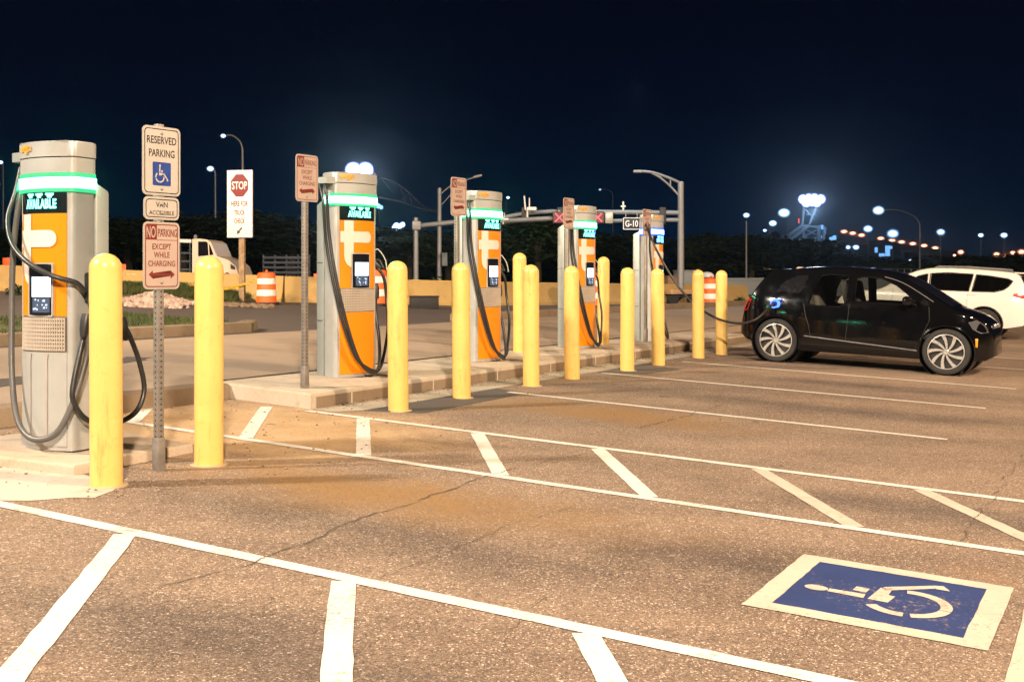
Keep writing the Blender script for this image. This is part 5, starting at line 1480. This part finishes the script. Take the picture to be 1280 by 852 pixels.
# port crane with flood bank
D_ = 170.0; base = UD(1016, D_); t = thing('harbour_crane', 'distant lattice crane with a brilliant floodlight bank on top', 'crane', base)
L_ = lambda u, v, D=D_: Q(u, v, D)-base
STL = simple('crane_steel', (.30, .38, .48), .5, .2, .1)
bm = BM()
for a, b, r in (((1005, 254), (1003, 282), .20), ((1023, 254), (1012, 280), .20), ((1003, 282), (980, 298), .26), ((1010, 283), (990, 299), .26), ((1003, 282), (1024, 284), .20), ((1024, 282), (1024, 346), .30), ((1032, 284), (1029, 300), .22), ((1004, 284), (1008, 346), .22), ((1008, 268), (1020, 268), .12), ((1007, 262), (1018, 274), .10)):
    tube(bm, [L_(*a), L_(*b)], r, 6)
for k in range(7):
    f = k/7; a = (1003-23*f, 282+16*f); b = (1010-20*(f+.1), 283+16*(f+.1)); tube(bm, [L_(*a), L_(*b)], .10, 5)
for k in range(6):
    v = 286+9*k; tube(bm, [L_(1005, v), L_(1024, v+9)], .12, 5); tube(bm, [L_(1024, v), L_(1006, v+9)], .12, 5)
obj('lattice', bm, STL, t, 30)
bm = BM(); box(bm, *(L_(1015, 254)+Vector((0, .4, 0))), 3.0, .5, .3, .05); obj('light_rail', bm, STL, t, 30)
for k, (u, v) in enumerate(((1004, 249), (1011, 248), (1018, 248), (1026, 249), (1008, 253), (1021, 253), (1015, 252))):
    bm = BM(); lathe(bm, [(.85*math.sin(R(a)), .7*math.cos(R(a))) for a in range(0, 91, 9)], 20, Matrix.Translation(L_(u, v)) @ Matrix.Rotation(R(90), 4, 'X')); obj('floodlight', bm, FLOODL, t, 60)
for k, (u, v, w) in enumerate(((1027, 284, .5), (1031, 290, .35), (1026, 296, .3), (1040, 300, .7), (1043, 297, .5), (1037, 303, .3))):
    bm = BM(); box(bm, *L_(u, v), w, .3, w*1.3, .05); obj('work_light', bm, BLUEGLOW, t, 30)
bm = BM(); box(bm, *L_(998.5, 276), .22, .2, .7, .05); obj('warning_light', bm, LAMPR, t, 30)
def far_building(label, u0, u1, v0, D, lit):
    b = UD((u0+u1)/2, D); t = thing('warehouse', label, 'building', b, 0, 'far harbour buildings')
    w = (u1-u0)/F*D; h = Q(0, v0, D).z-b.z
    bm = BM(); box(bm, 0, 0, h/2, w, 8, h, .05); obj('wall', bm, DKBLUE, t, 30)
    bm = BM(); prism(bm, [(-w/2-.2, h), (0, h+.8), (w/2+.2, h), (w/2+.2, h-.1), (-w/2-.2, h-.1)], -4.2, 4.2, FACE); obj('roof', bm, DKBLUE, t, 30)
    for (u, v, ww, hh) in lit:
        bm = BM(); q = Q(u, v, D)-b; box(bm, q.x, -4.05, q.z, ww, .08, hh, .01); obj('window', bm, BLUEGLOW, t, 30)
far_building('distant dark harbour building with two tall blue lit openings', 1076, 1116, 306, 200, [(1086, 313, .5, .9), (1100, 314, .8, 1.8), (1093, 319, 1.0, .5), (1104, 310, .5, .5)])
# bridge with its row of lamps
D_ = 210.0
br = thing('road_bridge', 'dark elevated bridge sloping down behind a row of orange lamps', 'bridge', UD(1110, D_)); base = br.location.copy()
L_ = lambda u, v, D=D_: Q(u, v, D)-base
bm = BM(); P = [L_(1040, 293), L_(1075, 300), L_(1120, 306), L_(1175, 314), L_(1240, 323), L_(1300, 330)]
prev = None
for p in P:
    cur = [bm.verts.new(p+Vector(d)) for d in ((0, -4, 0), (0, 4, 0), (0, 4, -1.0), (0, -4, -1.0))]
    if prev:
        for i in range(4): bm.faces.new((prev[i], cur[i], cur[(i+1) % 4], prev[(i+1) % 4]))
    prev = cur
obj('deck', bm, DKBLUE, br, 30)
for u, v in ((1056, 298), (1098, 305), (1140, 311), (1182, 317), (1224, 323)):
    bm = BM(); p = L_(u, v); g = UD(u, D_)-base; box(bm, p.x, 0, (p.z+g.z)/2-.5, 1.2, 5, p.z-g.z, .05); obj('pier', bm, DKBLUE, br, 30)
for (u, v) in ((1055, 289.5), (1066, 291.5), (1077, 294), (1101, 298), (1115, 300.5), (1127, 302.5), (1141, 304.5), (1155, 307), (1169, 310)):
    b = Q(u, v+7, D_-2); t = thing('bridge_lamp', 'glowing orange lamp in the evenly sloping row along the far bridge', 'street lamp', b, 0, 'orange lamps in a row along the bridge')
    hd = Q(u, v, D_-2)-b
    bm = BM(); tube(bm, [(0, 0, -.4), hd], .09, 6); obj('pole', bm, DIMS, t, 40)
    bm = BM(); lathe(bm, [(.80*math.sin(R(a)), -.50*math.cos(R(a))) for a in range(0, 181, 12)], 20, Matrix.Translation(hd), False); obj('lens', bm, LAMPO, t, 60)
# far wall and fence at the right
o = tag(obj('concrete_wall', (lambda: (lambda b: (box(b, 0, 0, .25, 1, .3, 1.0, .01), b)[1])(BM()))(), FARWALL), 'long pale low concrete wall beyond the bollards and black car', 'wall')
a = Q(893, 357, 56); b = Q(1290, 352, 74)
o.location = ((a.x+b.x)/2, (a.y+b.y)/2, gz((a.x+b.x)/2, (a.y+b.y)/2)-.0); dv = Vector((b.x-a.x, b.y-a.y, 0)); o.rotation_euler = (0, 0, math.atan2(dv.y, dv.x)); o.scale = (dv.length, 1, 1)
wtop = Q(0, 347, 62).z
o.location.z = wtop-.75
fz = wtop
fn = thing('fence', 'thin metal railing above the pale wall between the black and white cars', 'fence', (0, 0, 0))
def onw(u):
    k = (u-893)/(1290-893); D = 56+18*k*(56/ (56+18*(1-k))); p = Q(u, 345, D); return Vector((p.x, p.y+.0, 0))
bm = BM()
for k in range(14):
    p = onw(1105+k*8.5); tube(bm, [(p.x, p.y, fz-.3), (p.x, p.y, fz+.52)], .03, 6)
pieces('post', bm, POLEG, fn, 30)
bm = BM()
for dz in (.5, .28, .06): tube(bm, [Vector((onw(u).x, onw(u).y, fz+dz)) for u in (1103, 1150, 1200, 1225)], .022, 6)
pieces('rail', bm, POLEG, fn, 30)

# ------------------------------------------------------------------ light
sc.world = bpy.data.worlds.new('World'); w = sc.world; w.use_nodes = True
nt = w.node_tree; bg = nt.nodes['Background']
tc = N(nt, 'ShaderNodeTexCoord'); sep = N(nt, 'ShaderNodeSeparateXYZ'); nt.links.new(tc.outputs['Generated'], sep.inputs[0])
c = ramp(nt, sep.outputs['Z'], [(0.0, (.0012, .0110, .029)), (.07, (.0006, .0060, .020)), (.16, (.0003, .0022, .0105)), (.30, (.0004, .0008, .0050))])
sky = N(nt, 'ShaderNodeTexSky'); sky.sky_type = 'NISHITA'; sky.sun_disc = False; sky.sun_elevation = R(-4); sky.sun_rotation = R(200)
c2_ = mixc(nt, 1.0, c, sky.outputs[0], 'ADD')
nt.links.new(c, bg.inputs['Color']); bg.inputs['Strength'].default_value = 1.0
def lamp(name, loc, power, col, radius=.25, typ='POINT', target=None, angle=120):
    l = bpy.data.lights.new(name, typ); l.energy = power; l.color = col; l.shadow_soft_size = radius
    if typ == 'SPOT': l.spot_size = R(angle); l.spot_blend = .6
    o = bpy.data.objects.new(name, l); C.objects.link(o); o.location = loc
    if target is not None: o.rotation_euler = (Vector(target)-Vector(loc)).to_track_quat('-Z', 'Y').to_euler()
    return o
WARM = (1.0, .735, .48)
lamp('unseen_lot_lamp', (3.0, -14, 13.0), 54000, (1.0, .79, .58), .5, 'SPOT', (1, 10, 0), 110)
lamp('unseen_lot_lamp', (15, 3, 13), 22000, (1.0, .70, .44), .6, 'SPOT', (6, 12, 0), 130)
lamp('unseen_lot_lamp', (34, 16, 13), 30000, (1.0, .70, .44), .5, 'SPOT', (13, 27, 0), 70)  # unseen lamp added to even out the light on car and far lot
lamp('lane_lamp', (-14, 3, 11.5), 21000, (1.0, .86, .70), .5, 'SPOT', (-3, 11, 0), 110)
lamp('barrier_fill_lamp', (-20, 12, 13), 30000, (1.0, .72, .46), .5, 'SPOT', (-2, 29, 0), 75)  # unseen fill light added to brighten the barrier
lamp('gantry_lamp', (4.3, 38.5, 8.2), 800, (.8, .92, 1.0), .2, 'SPOT', (3.5, 40, 0), 140)
p = Q(1015, 252, 168); lamp('crane_lamp', p+Vector((0, -1, -1.5)), 500, (.5, .75, 1.0), .5)
p = Q(450, 214, 61); lamp('mast_lamp', p+Vector((0, -1, -.5)), 350, (.75, .85, 1.0), .4)

HAZE = True
if HAZE:
    bm = BM(); box(bm, 0, 165, 26, 900, 460, 58)  # thin volume added to give the lamps their halos
    m = bpy.data.materials.new('haze'); m.use_nodes = True; nt = m.node_tree; nt.nodes.clear()
    o_ = N(nt, 'ShaderNodeOutputMaterial'); pv = N(nt, 'ShaderNodeVolumePrincipled')
    pv.inputs['Color'].default_value = (.66, .84, 1.0, 1); pv.inputs['Density'].default_value = .0014; pv.inputs['Anisotropy'].default_value = .94
    nt.links.new(pv.outputs[0], o_.inputs['Volume'])
    stuff(obj('haze', bm, m, smooth=0))
# ------------------------------------------------------------------ camera and output
cd = bpy.data.cameras.new('camera'); co = bpy.data.objects.new('camera', cd); C.objects.link(co)
co.location = (0, 0, CAMH); co.rotation_euler = (R(90), 0, 0)
cd.sensor_width = 36; cd.sensor_fit = 'HORIZONTAL'; cd.lens = F/1280*36; cd.shift_y = -(426-CV)/1280
cd.clip_start = .05; cd.clip_end = 2000
sc.camera = co
sc.view_settings.view_transform = 'Standard'; sc.view_settings.look = 'None'; sc.view_settings.gamma = 1; sc.view_settings.exposure = 0
sc.view_settings.use_curve_mapping = False
sc.cycles.use_denoising = True; sc.cycles.denoiser = 'OPENIMAGEDENOISE'
sc.cycles.sample_clamp_indirect = 6; sc.cycles.sample_clamp_direct = 0
sc.cycles.max_bounces = 6; sc.cycles.diffuse_bounces = 3; sc.cycles.glossy_bounces = 3; sc.cycles.transparent_max_bounces = 10
sc.cycles.caustics_reflective = False; sc.cycles.caustics_refractive = False
